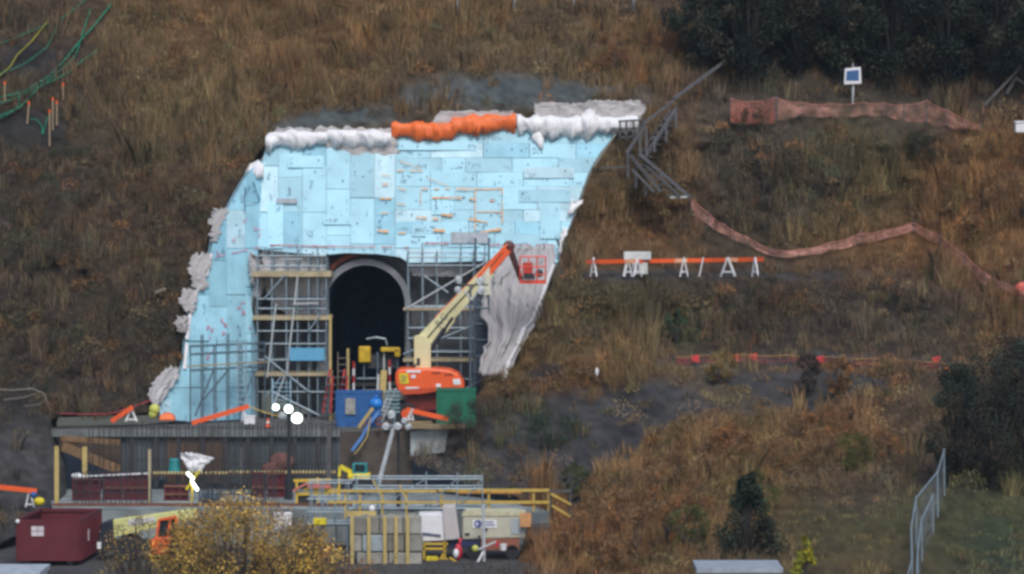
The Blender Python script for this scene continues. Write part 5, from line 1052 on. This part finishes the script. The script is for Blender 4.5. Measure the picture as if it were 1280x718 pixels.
for i in range(n):
    t0, t1 = 6.283 * i / n, 6.283 * (i + 1) / n; f0 = lambda t, r: cc + Vector((math.cos(t) * r, 0, math.sin(t) * r)); q.add([f0(t0, .10), f0(t1, .10), f0(t1, .17), f0(t0, .17)], [(0, 1, 2, 3)])
q.add([cc + Vector((.0, -.002, -.1)), cc + Vector((.07, -.002, -.1)), cc + Vector((.07, -.002, .1)), cc + Vector((.0, -.002, .1))], [(0, 1, 2, 3)]); q.build('ring_mark', mat('logo_blue', (.02, .05, .25), .5), cb)
q = MB()
for b_, n in ((652.8, 7), (656.5, 8)):
    for i in range(n): quadm = P(604.5 + i * 1.9, b_, YK - .04); q.box(quadm, (.045, .004, random.uniform(.05, .085)))
q.build('sign_lettering', MATS['logo_blue'], cb)
for a, b_, w_, h_ in [(584, 668, .22, .1), (599, 671, .1, .1), (608, 662, .1, .12)]: q = MB(); q.box(P(a, b_, YK - .03), (w_, .04, h_)); q.build('vent', BLACK, cb)
q = MB(); q.box(P(646, 658, YK - .02), (.55, .04, .7)); q.build('grille', mat('grey_grille', (.36, .40, .42), .7, streak=True), cb)
q = MB(); q.box(P(586, 677, YK + .9), (3.4, 1.6, .35)); q.build('base', mat('navy_base', (.02, .03, .09), .6), cp)
q = MB(); q.box(P(625, 679, YK + .7), (1.7, 1.4, .5)); q.build('rusty_tray', mat('rust_red', (.28, .10, .06), .8), cp)
for a in (592, 640):
    q = MB(); c = P(a, 690, YK); c.z = Z_LOW + .32; q.tube(c, c + Vector((0, .25, 0)), .32, 14); q.build('wheel', RUBBER, cp)
q = MB(); q.box(P(657, 650, YK - .3), (.5, .08, .62)); tag(q.build('plywood_sheet', mat('orange_ply', (.60, .30, .12), .7)), 'orange plywood sheet leaning at the end of the beige compressor', 'plywood sheet')
q = MB(); q.prism(pp_([(664, 658), (688, 656), (690, 690), (668, 694)], YK + .8), (0, 1.3, 0)); tag(q.build('dark_bin', mat('dark_plastic', (.035, .04, .045), .6), bevel=.05), 'dark plastic bin between the compressor and the dark bank', 'bin')
q = MB(); q.prism(pp_([(664, 641), (686, 640), (686, 655), (664, 656)], YK + 1.6), (0, .5, 0)); tag(q.build('grey_box', mat('grey_teal', (.11, .14, .15), .7), bevel=.03), 'grey box behind the dark plastic bin at the yellow railing', 'box')
q = MB(); q.tube(Vector((X(605, YK - 1), YK - 1, Z_LOW)), P(604, 631, YK - 1), .075, 8); q.bar(P(598, 687, YK - 1.1), P(620, 677, YK - 1.1), .1, .08); tag(q.build('white_pole', STEELW), 'white pole standing before the beige compressor', 'pole')
q = MB(); q.bar(P(596, 705, YK - 1.2), P(604, 690, YK - 1.2), .1, .1); tag(q.build('white_plank', WPAINT), 'short white plank leaning at the foot of the white pole', 'plank')
q = MB(); q.ball(P(573, 690, YK - .8), .2, sc3=(.9, .8, 1.9)); q.bar(P(574, 682, YK - .8), P(576, 673, YK - .8), .12, .1); tag(q.build('red_sack', mat('bright_red', (.55, .03, .05), .5), smooth=True), 'bright red sack hanging beside the tilted pale lid', 'sack')
q = MB(); q.ball(P(570, 692, YK - .95), .15, sc3=(.9, .8, 1.4)); tag(q.build('white_jug', WHITE, smooth=True), 'small white jug beside the bright red sack', 'jug')
q = MB(); q.bar(P(562, 697, YK - .9), P(576, 706, YK - .9), .08, .08); tag(q.build('yellow_bar', YELLOW), 'short yellow bar slanting below the bright red sack', 'bar')
q = MB(); q.ball(P(594, 686, YK - .7), .16); tag(q.build('lime_can', LIME, smooth=True), 'lime yellow can between the red sack and the white pole', 'can')
q = MB(); q.bar(P(621, 684, YK - .5), P(622, 676, YK - .5), .12, .12); tag(q.build('red_can', MATS['bright_red']), 'small red canister before the rusty tray of the compressor', 'canister')
q = MB(); q.tube(P(629, 688, YK - .5), P(629, 680, YK - .5), .14, 10, .17); tag(q.build('pale_bucket', WPAINT), 'pale bucket before the rusty tray of the compressor', 'bucket')
# ------------------------------------------------------------------ red dumpster
DXL, DXR, DYF = X(21, -32), X(98, -32), -32.0
dt = P(60, 652, DYF).z; db = Z_LOW + .22; dw = DXR - DXL; LEN = 6.0; SK = .3
dp = thing('dumpster', ((DXL + DXR) / 2, DYF, Z_LOW), 'maroon ribbed roll off dumpster with white squares on its end', 'dumpster')
def dq(x_, y_): return Vector((x_ + y_ / LEN * SK, DYF + y_, 0))
def wallp(a, b_, th): q = MB(); n_ = (b_ - a).cross(Vector((0, 0, 1))).normalized() * th; z0, z1 = Vector((0, 0, db)), Vector((0, 0, dt)); q.prism([a + z0, b_ + z0, b_ + z0 + n_, a + z0 + n_], (0, 0, dt - db)); return q
A_, B_, C_, D_ = dq(DXL, 0), dq(DXR, 0), dq(DXR, LEN), dq(DXL, LEN)
wallp(A_, B_, .06).build('end_gate', MAROON, dp); wallp(B_, C_, .06).build('side_wall', MAROON, dp); wallp(C_, D_, .06).build('end_wall', MAROON, dp); wallp(D_, A_, .06).build('side_wall', MAROON, dp)
q = MB(); q.prism([v_ + Vector((0, 0, db)) for v_ in (A_, B_, C_, D_)], (0, 0, .1)); q.build('floor', mat('dumpster_floor', (.10, .05, .045), .9, var=.4), dp)
q = MB()
for a, b_ in ((A_, B_), (B_, C_), (C_, D_), (D_, A_)): q.bar(a + Vector((0, 0, dt)), b_ + Vector((0, 0, dt)), .14, .14)
q.build('top_rim', MAROON, dp)
for k in range(9): q = MB(); v_ = B_.lerp(C_, (k + .4) / 9) + Vector((.07, 0, 0)); q.bar(v_ + Vector((0, 0, db)), v_ + Vector((0, 0, dt - .05)), .12, .12); q.build('rib', MAROON, dp)
for x_ in (.04, .96): q = MB(); v_ = A_.lerp(B_, x_) + Vector((0, -.07, 0)); q.bar(v_ + Vector((0, 0, db)), v_ + Vector((0, 0, dt)), .12, .1); q.build('corner_post', MAROON, dp)
for (a, b_) in [(43, 661), (51, 661), (43, 667.5), (51, 667.5)]: q = MB(); q.box(P(a, b_, DYF - .08), (.26, .02, .2)); q.build('white_square', mat('placard_white', (.62, .56, .58), .6), dp)
q = MB(); v_ = B_.lerp(C_, .3) + Vector((.15, 0, dt - .75)); q.box(v_, (.03, .3, .5)); q.build('side_placard', MATS['placard_white'], dp)
q = MB(); q.ball(P(22, 652, DYF - .1), .1); q.build('marker_lamp', WPAINT, dp)
for x_ in (.15, .85): q = MB(); v_ = A_.lerp(B_, x_); q.tube(v_ + Vector((-.12, .15, Z_LOW + .14)), v_ + Vector((.12, .15, Z_LOW + .14)), .14, 10); q.build('roller', BLACK, dp)
# ------------------------------------------------------------------ telehandler parked behind the autumn trees
YT = -29
th = thing('telehandler', G(195, 702, Z_LOW), 'orange lift machine with a lowered cream boom parked behind the golden trees', 'telehandler')
q = MB(); q.prism(pp_([(141, 650), (244, 636), (246, 648), (220, 654), (142, 672)], YT), (0, .55, 0)); bo = q.build('boom', mat('lime_cream', (.62, .62, .26), .5, var=.12), th, bevel=.03)
q = MB(); q.prism(pp_([(160, 649.5), (194, 646), (194, 653), (160, 658)], YT - .02), (0, .015, 0)); q.build('pale_panel', mat('pale_panel', (.58, .58, .56), .6), bo)
text('boom_lettering', 'JLG', P(174, 652.5, YT - .03), .3, (math.radians(90), math.radians(-7), 0), MATS['grey_lettering'], bo)
q = MB(); q.prism(pp_([(126, 655), (141, 650), (142, 672), (133, 690), (126, 694), (120, 685)], YT - .2), (0, 1.0, 0)); q.build('boom_head', mat('navy_black', (.012, .018, .035), .5), th, bevel=.05)
for a, b_, c_, e_ in [(199, 650, 220, 646), (199, 650, 195, 676), (213, 648, 210, 672), (220, 646, 222, 670)]: q = MB(); q.bar(P(a, b_, YT - .5), P(c_, e_, YT - .5), .1, .1); q.build('cab_bar', ORANGE, th)
q = MB(); q.prism(pp_([(200, 651), (220, 648), (221, 670), (197, 674)], YT - .4), (0, .9, 0)); q.build('cab', GLASSD, th, bevel=.04)
q = MB(); q.prism(pp_([(188, 676), (196, 672), (232, 671), (240, 690), (190, 694)], YT - .6), (0, 2.0, 0)); q.build('chassis', ORANGE, th, bevel=.06)
for a in (160, 228):
    for d_ in (-.7, 1.2): c = P(a, 695, YT); c.z = Z_LOW + .55; c.y += d_; q = MB(); q.tube(c - Vector((0, .2, 0)), c + Vector((0, .2, 0)), .55, 18); wo = q.build('wheel', RUBBER, th, bevel=.05); q = MB(); q.tube(c - Vector((0, .23, 0)), c + Vector((0, .23, 0)), .25, 12); q.build('rim', BLACK, wo)
q = MB(); q.box(P(160, 682, YT + .3), (2.2, 1.3, .5)); q.build('frame', BLACK, th)
q = MB(); q.box(P(124, 682, YT - .9), (.18, .06, .3)); q.build('light', WPAINT, th)
# odd pale things against the slab wall
q = MB(); q.box(P(354, 651, -25), (.8, .5, .75)); tag(q.build('white_crate', WPAINT, bevel=.03), 'white crate against the pale slab wall under the lit light mast', 'crate')
q = MB(); q.box(P(400, 652, -25.2), (.6, .4, .3)); tag(q.build('yellow_case', SIGNY, bevel=.03), 'yellow case before the pale slab wall', 'case')
q = MB(); q.prism(pp_([(394, 690), (414, 684), (410, 696), (398, 700)], -33), (0, .1, 0)); tag(q.build('orange_rag', mat('pale_orange', (.75, .25, .12), .6)), 'pale orange rag behind the sparse twiggy tree', 'rag')
q = MB(); q.ball(P(49, 627, -20), .22, sc3=(1.2, .8, .9)); tag(q.build('yellow_bag', SIGNY, smooth=True), 'yellow bag on the dark bank beside the white barricade leg', 'bag')
q = MB(); q.ball(P(42, 619, -19.5), .16); tag(q.build('blue_can', BLUE, smooth=True), 'small blue can on the dark bank beside the yellow bag', 'can')
# ------------------------------------------------------------------ flat roofed sheds at the bottom of the view
def shed(label, px0, px1, py, Y, wm, rm):
    a, b_ = X(px0, Y), X(px1, Y); zt = P(px0, py, Y).z; root = thing('site_shed', ((a + b_) / 2, Y + 1.5, Z_LOW), label, 'shed')
    q = MB(); q.prism([(a + .1, Y, Z_LOW), (b_ - .1, Y, Z_LOW), (b_ - .1, Y + 2.4, Z_LOW), (a + .1, Y + 2.4, Z_LOW)], (0, 0, zt - Z_LOW - .24)); w0 = q.build('wall', wm, root)
    q = MB(); q.prism([(a, Y - .1, zt - .22), (b_, Y - .1, zt - .22), (b_, Y + 2.5, zt - .22), (a, Y + 2.5, zt - .22)], (0, 0, .14)); q.build('roof', rm, root)
    q = MB(); q.box(((a + b_) / 2, Y - .03, (zt + Z_LOW) / 2 - .8), (.9, .06, 2.0)); q.build('door', STEELD, root)
shed('flat roofed shed with pale walls below the small dark conifer', 871, 979, 707, -82, mat('shed_wall', (.50, .50, .46), .8), mat('shed_roof', (.33, .37, .42), .5))
shed('white flat roofed shed at the corner before the red dumpster', -60, 50, 712, -82, WPAINT, mat('shed_roof_pale', (.42, .46, .52), .5))
# ================================================================== ON THE SLOPES
# long barricade on the bench
def bench(px, py, lift=0): return S(px, py) + Vector((0, -.35, lift))
bx = lambda a, b_: P(a, b_, float(depth(a, 346)) - .55)
root = thing('barricade', bx(845, 347), 'long orange and white striped rail on white A frame legs along the bench', 'barricade')
for i in range(14):
    a, c_ = lerp(733, 954, i / 14), lerp(733, 954, (i + 1) / 14); q = MB(); q.bar(bx(a, 327.5 - i * .22), bx(c_, 327.3 - i * .22), .05, .21); q.build('rail_segment', ORANGE if i % 4 != 3 else mat('pale_orange_band', (.80, .38, .22), .5), root)
for a in (742, 785, 797, 855, 879, 910, 944):
    s_ = {742: 4, 910: 9, 944: 4}.get(a, 5); q = MB(); q.bar(bx(a, 322), bx(a - s_, 346), .07, .15 if a in (785, 797, 855) else .09)
    if a not in (879,): q.bar(bx(a, 322), bx(a + s_, 346), .07, .1); q.bar(bx(a - s_ * .7, 340), bx(a + s_ * .7, 340), .05, .08)
    q.build('leg', WPAINT, root)
q = MB(); q.box(bx(797, 320) + Vector((0, .3, 0)), (1.4, .3, .42)); q.box(bx(800, 336) + Vector((0, .3, 0)), (.8, .3, .6)); tag(q.build('white_sign_board', mat('dull_white', (.60, .62, .60), .7), bevel=.03), 'white board behind the long orange rail on the bench', 'board')
# netting fences
def netting(label, pts_, hpx, m, Yo=-.3, posts=True, name='mesh_fence', pm_=None):
    """pts: (px, py of top); the net hangs hpx pixels down"""
    root = thing(name, S(pts_[0][0], pts_[0][1] + hpx), label, 'fence'); vs = []; fs = []; L = len(pts_); sub = 6; col = []
    for i in range(L - 1):
        for k in range(sub + (i == L - 2)):
            t = k / sub; a = lerp(pts_[i][0], pts_[i + 1][0], t); b_ = lerp(pts_[i][1], pts_[i + 1][1], t) + math.sin(math.pi * t) * 1.8; h_ = lerp(pts_[i][2] if len(pts_[i]) > 2 else hpx, pts_[i + 1][2] if len(pts_[i + 1]) > 2 else hpx, t)
            Y = float(depth(a, b_ + h_)) + Yo + (float(vnoise(a / 9, 3, 4)) - .5) * .5; col.append((a, b_, h_, Y))
    rows = 5
    for a, b_, h_, Y in col:
        for r in range(rows): vs.append(P(a, b_ + h_ * r / (rows - 1), Y) + Vector((0, (float(vnoise(a / 5, r * 1.7, 6)) - .5) * .35, 0)))
    n = len(col); q = MB(); q.add(vs, [(i * rows + r, (i + 1) * rows + r, (i + 1) * rows + r + 1, i * rows + r + 1) for i in range(n - 1) for r in range(rows - 1)]); q.build('net', m, root, smooth=True)
    q = MB(); q.path([P(a, b_, Y - .02) for a, b_, h_, Y in col], .02, 5); q.build('edge_cord', m if pm_ is None else pm_, root)
    if posts:
        for p_ in pts_:
            h_ = p_[2] if len(p_) > 2 else hpx; Y = float(depth(p_[0], p_[1] + h_)) + Yo + .05; q = MB(); q.bar(P(p_[0], p_[1] + h_ + 3, Y), P(p_[0], p_[1] - 3, Y), .06, .06); q.build('post', OLDWOOD, root)
    return root
ND = mat('net_edge', (.48, .20, .15), .8)
netting('bright orange mesh fence end on the upper bench above the timber stair', [(913, 123, 30), (940, 127, 28), (969, 122, 32)], 28, MESHNET, pm_=ND)
netting('faded pinkish mesh fence along the upper bench below the solar panel', [(971, 123, 28), (1000, 128, 16), (1040, 130, 16), (1080, 128, 16), (1105, 129, 14), (1130, 131, 20), (1158, 126, 26), (1185, 138, 20), (1207, 150, 12), (1226, 156, 6)], 20, mat('faded_net', (.66, .32, .25), .8, alpha=.27), pm_=ND)
netting('faded orange mesh fence dipping and rising across the middle slope', [(864, 247, 20), (885, 266, 14), (905, 281, 12), (935, 297, 9), (965, 312, 8), (1000, 312, 8), (1040, 303, 10), (1075, 292, 12), (1105, 288, 10), (1142, 278, 10), (1175, 294, 12), (1205, 318, 14), (1232, 342, 14), (1256, 354, 10), (1285, 366, 10)], 10, mat('mid_net', (.72, .35, .29), .8, alpha=.42), pm_=ND)
q = MB(); q.ball(S(1276, 366) + Vector((0, -.5, .2)), .35, sc3=(1, .6, 1)); tag(q.build('orange_net_bundle', mat('red_net', (.66, .14, .10), .7), smooth=True), 'bundle of orange net at the low end of the middle mesh fence', 'net')
sh = netting('low red warning tape fence along the lower bench above the dark earth', [(845, 446, 9), (880, 444, 9), (930, 443, 10), (985, 444, 8), (1040, 446, 8), (1090, 448, 8), (1140, 450, 9), (1175, 452, 10), (1205, 462, 7)], 8, mat('red_net2', (.40, .06, .05), .8, alpha=.28), Yo=-.4, pm_=mat('ochre_cord', (.42, .26, .08), .7))
for (a, b_, lab) in [(868, 448, 'red flag on the lower tape fence at its near end'), (918, 447, 'red flag on the lower tape fence in front of the pale shrubs'), (941, 446, 'red flag on the lower tape fence beside the pale shrubs'), (1025, 449, 'red flag on the lower tape fence above the round rust shrub'), (1170, 450, 'red flag on the lower tape fence beside the orange sheet')]:
    q = MB(); c = P(a, b_, float(depth(a, b_ + 6)) - .7); q.prism([c + Vector((-.2, 0, .1)), c + Vector((.2, 0, .18)), c + Vector((.26, 0, -.2)), c + Vector((-.1, 0, -.14))], (0, .03, 0)); tag(q.build('red_flag', mat('flag_red', (.60, .05, .05), .6)), lab, 'flag')
q = MB(); c = P(1193, 465, float(depth(1193, 472)) - .6); q.prism([c + Vector((-.5, 0, .25)), c + Vector((.1, 0, .05)), c + Vector((.6, 0, -.1)), c + Vector((.5, 0, -.22)), c + Vector((-.2, 0, -.05))], (0, .3, 0)); tag(q.build('orange_sheet', mat('bright_orange', (.90, .22, .03), .5)), 'bright orange sheet at the end of the lower tape fence', 'plastic sheet')
q = MB(); c = S(746, 470) + Vector((0, -.5, .2)); q.ball(c, .09, sc3=(1, .6, 2.6)); tag(q.build('white_marker', WHITE), 'small white marker on the rust slope below the long barricade', 'marker')
# solar powered station
sp = thing('solar_station', S(1066, 128), 'small blue solar panel in a white frame on a post on the upper bench', 'solar panel'); Ys = float(depth(1066, 128)) - .1
q = MB(); q.bar(P(1066, 130, Ys), P(1067, 84, Ys), .1, .1); q.build('post', STEELW, sp)
q = MB(); q.prism(pp_([(1056, 86), (1076, 84), (1077, 105), (1055, 106)], Ys - .2), (0, .12, 0)); pf = q.build('frame', WPAINT, sp, bevel=.03)
q = MB(); q.prism(pp_([(1058.5, 89), (1073.5, 87.5), (1073.5, 101), (1057.5, 101)], Ys - .22), (0, .015, 0)); q.build('cells', SOLAR, pf)
q = MB(); q.tube(P(1066, 84, Ys), P(1066, 79, Ys), .03, 6); q.build('antenna', STEELW, sp)
# white box and timbers at the edge
q = MB(); c = P(1277, 160, 1.0); q.box(c, (.7, .6, .5)); q.box(c + Vector((0, 0, .3)), (.8, .7, .1)); tag(q.build('white_cabinet', WPAINT, bevel=.04), 'white box on the upper slope below the leaning timbers', 'box')
for (pts_, lab) in [([(1230, 132), (1278, 82)], 'long grey timber rail leaning up the slope beneath the dark trees'), ([(1258, 118), (1270, 98), (1284, 108)], 'crossed grey timbers beside the long leaning rail')]:
    q = MB(); Y0 = float(depth(1240, 135)) - .5
    for a, b_ in zip(pts_[:-1], pts_[1:]): q.bar(P(*a, Y0), P(*b_, Y0 + .6), .12, .12)
    tag(q.build('timber_rail', OLDWOOD), lab, 'timber')
# timber stair up the slope
YS = 1.2
st = thing('timber_stair', P(800, 250, YS), 'weathered timber stair with handrails climbing the slope beside the blue wall', 'stair')
OW2 = mat('grey_stair_wood', (.11, .11, .12), .85, var=.3)
def sb(a, b_, c_, e_, wd=.12, y0=0., y1=0., nm='handrail', m__=None): q = MB(); q.bar(P(a, b_, YS + y0), P(c_, e_, YS + y1), wd, wd); return q.build(nm, m__ or OW2, st)
for a in (775, 783, 792): sb(a, 175, a, 151, .1, .3, .3, 'post', OLDWOOD)
for b_ in (152, 162, 172): sb(773, b_, 805, b_ - 2, .1, .3, .3, 'rail', OLDWOOD)
sb(783, 192, 806, 158, .13, -.2, .4); sb(808, 194, 846, 135, .14, -.2, 1.4); sb(800, 194, 838, 138, .1, .8, 1.8, 'stringer', OLDWOOD); sb(806, 198, 842, 146, .1, .2, 1.3, 'stringer', OLDWOOD)
sb(788, 194, 826, 240, .16, -.6, -1.0, 'stringer', OLDWOOD); sb(800, 193, 862, 246, .15, -.5, -1.0); sb(806, 205, 850, 246, .13, -.4, -1.2, 'stringer', OLDWOOD); sb(790, 212, 818, 240, .1, -.8, -1.2)
for a, b_, c_ in [(785, 190, 222), (807, 198, 245), (795, 205, 235), (800, 170, 200), (808, 160, 196), (833, 150, 178), (826, 215, 240), (818, 170, 190), (845, 138, 160)]: sb(a, c_, a, b_, .11, -.3, -.3, 'post')
for k in range(7): q = MB(); q.box(P(lerp(806, 838, k / 6), lerp(196, 150, k / 6), YS + lerp(0, 1.5, k / 6)), (.8, .3, .06)); q.build('tread', OW2, st)
for k in range(7): q = MB(); q.box(P(lerp(800, 842, k / 6), lerp(206, 244, k / 6), YS - lerp(.3, .9, k / 6)), (.8, .3, .06)); q.build('tread', OLDWOOD, st)
sb(752, 210, 782, 209, .1, -.5, -.5, 'rail', OLDWOOD)
q = MB(); q.bar(P(842, 124, 3.2), P(924, 64, 7.5), .15, .12); q.bar(P(800, 158, 1.6), P(842, 126, 3.2), .1, .1); tag(q.build('handrail', OW2), 'long grey handrail rising above the timber stair towards the thicket', 'handrail')
q = MB(); q.bar(P(838, 247, .2), P(862, 246, .2), .07, .1); tag(q.build('pale_rail', STEELW), 'short pale rail at the foot of the timber stair', 'rail')
# slender posts along the top
for i, a in enumerate((572, 643, 717, 792)):
    s0 = S(a, 28 if i == 0 else 14); q = MB(); q.tube(s0 - Vector((0, 0, .2)), s0 + Vector((0, 0, 2.4)), .05, 6)
    tag(q.build('fence_post', STEEL), 'thin grey post standing in the grass at the top of the slope', 'post', 'thin posts along the top of the slope')
# green hoses and stakes on the far upper slope
def hose(label, pts_, r=.05, m__=HOSEG):
    q = MB(); n = 26; out = []
    ts = np.linspace(0, len(pts_) - 1, n)
    for t in ts:
        a = np.interp(t, range(len(pts_)), [p_[0] for p_ in pts_]); b_ = np.interp(t, range(len(pts_)), [p_[1] for p_ in pts_]); s_ = S(a, b_); out.append(s_ + Vector((0, -.25, .12)))
    q.path(out, r, 6); tag(q.build('hose', m__, smooth=True), label, 'hose')
hose('thick green hose, the uppermost of the curving bundle on the netted slope', [(-10, 128), (30, 118), (60, 100), (82, 78), (100, 55), (118, 36), (140, 8)])
hose('green hose crossing the stakes, lowest curve of the bundle', [(-10, 152), (25, 138), (50, 112), (85, 95), (105, 78), (122, 66)], .045)
hose('green hose running just under the uppermost one of the bundle', [(-10, 136), (25, 124), (55, 108), (75, 92), (95, 74), (104, 45), (114, 14)], .04)
hose('thin green hose looping down near the orange tipped stakes', [(24, 118), (25, 132), (18, 142), (-10, 156)], .035)
hose('thin dark green hose looping below the orange tipped stakes', [(38, 152), (46, 152), (53, 160), (54, 172), (60, 150)], .035)
hose('faint green hose highest on the netted slope', [(-10, 62), (20, 50), (55, 36), (85, 22), (120, -8)], .03)
hose('faint green hose crossing the upper netting', [(-10, 100), (30, 84), (60, 62), (70, 40), (84, 20)], .03)
hose('yellow hose slanting across the upper netting', [(0, 98), (14, 86), (22, 72), (40, 55), (60, 30)], .035, mat('yellow_hose', (.34, .32, .03), .6))
for i, (a, b_, h_, lab) in enumerate([(6, 126, 24, 'orange tipped stake standing by the frame edge under the green hoses'), (34, 152, 25, 'orange tipped stake leaning between the green hoses'), (62, 180, 43, 'orange tipped stake with a green hose round its foot'), (66, 160, 38, 'tallest orange tipped stake of the close pair'), (71, 154, 28, 'orange tipped stake, shorter of the close pair'), (79, 122, 18, 'orange tipped stake with a white tag, highest on the slope')]):
    Y0 = float(depth(a, b_)) - .3; root = thing('survey_stake', P(a, b_, Y0), lab, 'stake'); q = MB(); q.bar(P(a, b_ + 3, Y0), P(a + (2 if i == 1 else 0), b_ - h_ + 4, Y0), .09, .05); q.build('shaft', mat('stake_wood', (.30, .22, .14), .8), root)
    q = MB(); q.bar(P(a + (2 if i == 1 else 0), b_ - h_ + 4, Y0), P(a + (2 if i == 1 else 0), b_ - h_, Y0), .1, .06); q.build('tip', ORANGE, root)
# log on the dark slope
q = MB(); q.tube(S(194, 369) + Vector((0, -.4, .1)), S(208, 364) + Vector((0, -.4, .1)), .1, 8); tag(q.build('log', mat('log_pale', (.22, .19, .13), .9)), 'short pale log lying on the brown slope beside the blue side wall', 'log')
# chain link fence at the lower corner
cf = thing('chain_link_fence', S(1145, 715), 'galvanised chain link fence climbing beside the mown grass', 'fence')
def chain(pts_):
    tops, bots = [], []
    for a, b_, h_ in pts_:
        s_ = S(a, b_ + h_); s_.y -= .2; bots.append(s_); tops.append(P(a, b_, s_.y))
    q = MB(); n = len(pts_); q.add(tops + bots, [(i, i + 1, n + i + 1, n + i) for i in range(n - 1)]); q.build('mesh_panel', CHAIN, cf)
    q = MB(); q.path(tops, .034, 6); q.build('top_rail', STEEL, cf)
    for t_, b_ in zip(tops, bots): q = MB(); q.tube(b_ - Vector((0, 0, .1)), t_ + Vector((0, 0, .1)), .032, 6); q.build('post', STEEL, cf)
chain([(1180, 564, 55), (1172, 590, 55), (1145, 623, 60), (1139, 660, 60), (1140, 700, 60), (1134, 722, 70)])
chain([(1166, 620, 45), (1152, 650, 50), (1147, 690, 55), (1146, 720, 60)])
# hoses and small fittings on the lift
q = MB(); q.path([P(533, 424, YB - .33), P(560, 392, YB - .33), P(590, 360, YB - .33), P(612, 336, YB - .3), P(628, 316, YB - .3)], .035, 6); q.build('boom_hose', BLACK, bl)
q = MB(); q.path([P(520, 455, YB - .6), P(513, 470, YB - .9), P(516, 488, YB - 1.0), P(522, 498, YB - 1.0)], .04, 6); q.build('base_hose', BLACK, bl)
for a, b_ in ((540, 466), (555, 468)): plate([(a, b_), (a + 11, b_), (a + 11, b_ + 1), (a, b_ + 1)], YB - 1.31, BLACK, 'vent_slot', hd)
# ================================================================== ADDED HAZE BOX, LIFTS AND BLUES THE DARK TONES
hz = MB(); hz.box((0, -80, 20), (560, 300, 56))
ho = hz.build('haze', bpy.data.materials.new('haze_veil')); ho['kind'] = 'stuff'; ho['label'] = 'thin added haze that lifts and blues the dark tones'; ho['category'] = 'haze'
hm = MATS['haze'] = ho.data.materials[0]; hm.use_nodes = True; hn = hm.node_tree.nodes; hn.remove(hn['Principled BSDF'])
pv = hn.new('ShaderNodeVolumePrincipled'); pv.inputs['Density'].default_value = .00012; pv.inputs['Color'].default_value = (.62, .80, 1, 1)
hm.node_tree.links.new(pv.outputs[0], hn['Material Output'].inputs['Volume'])
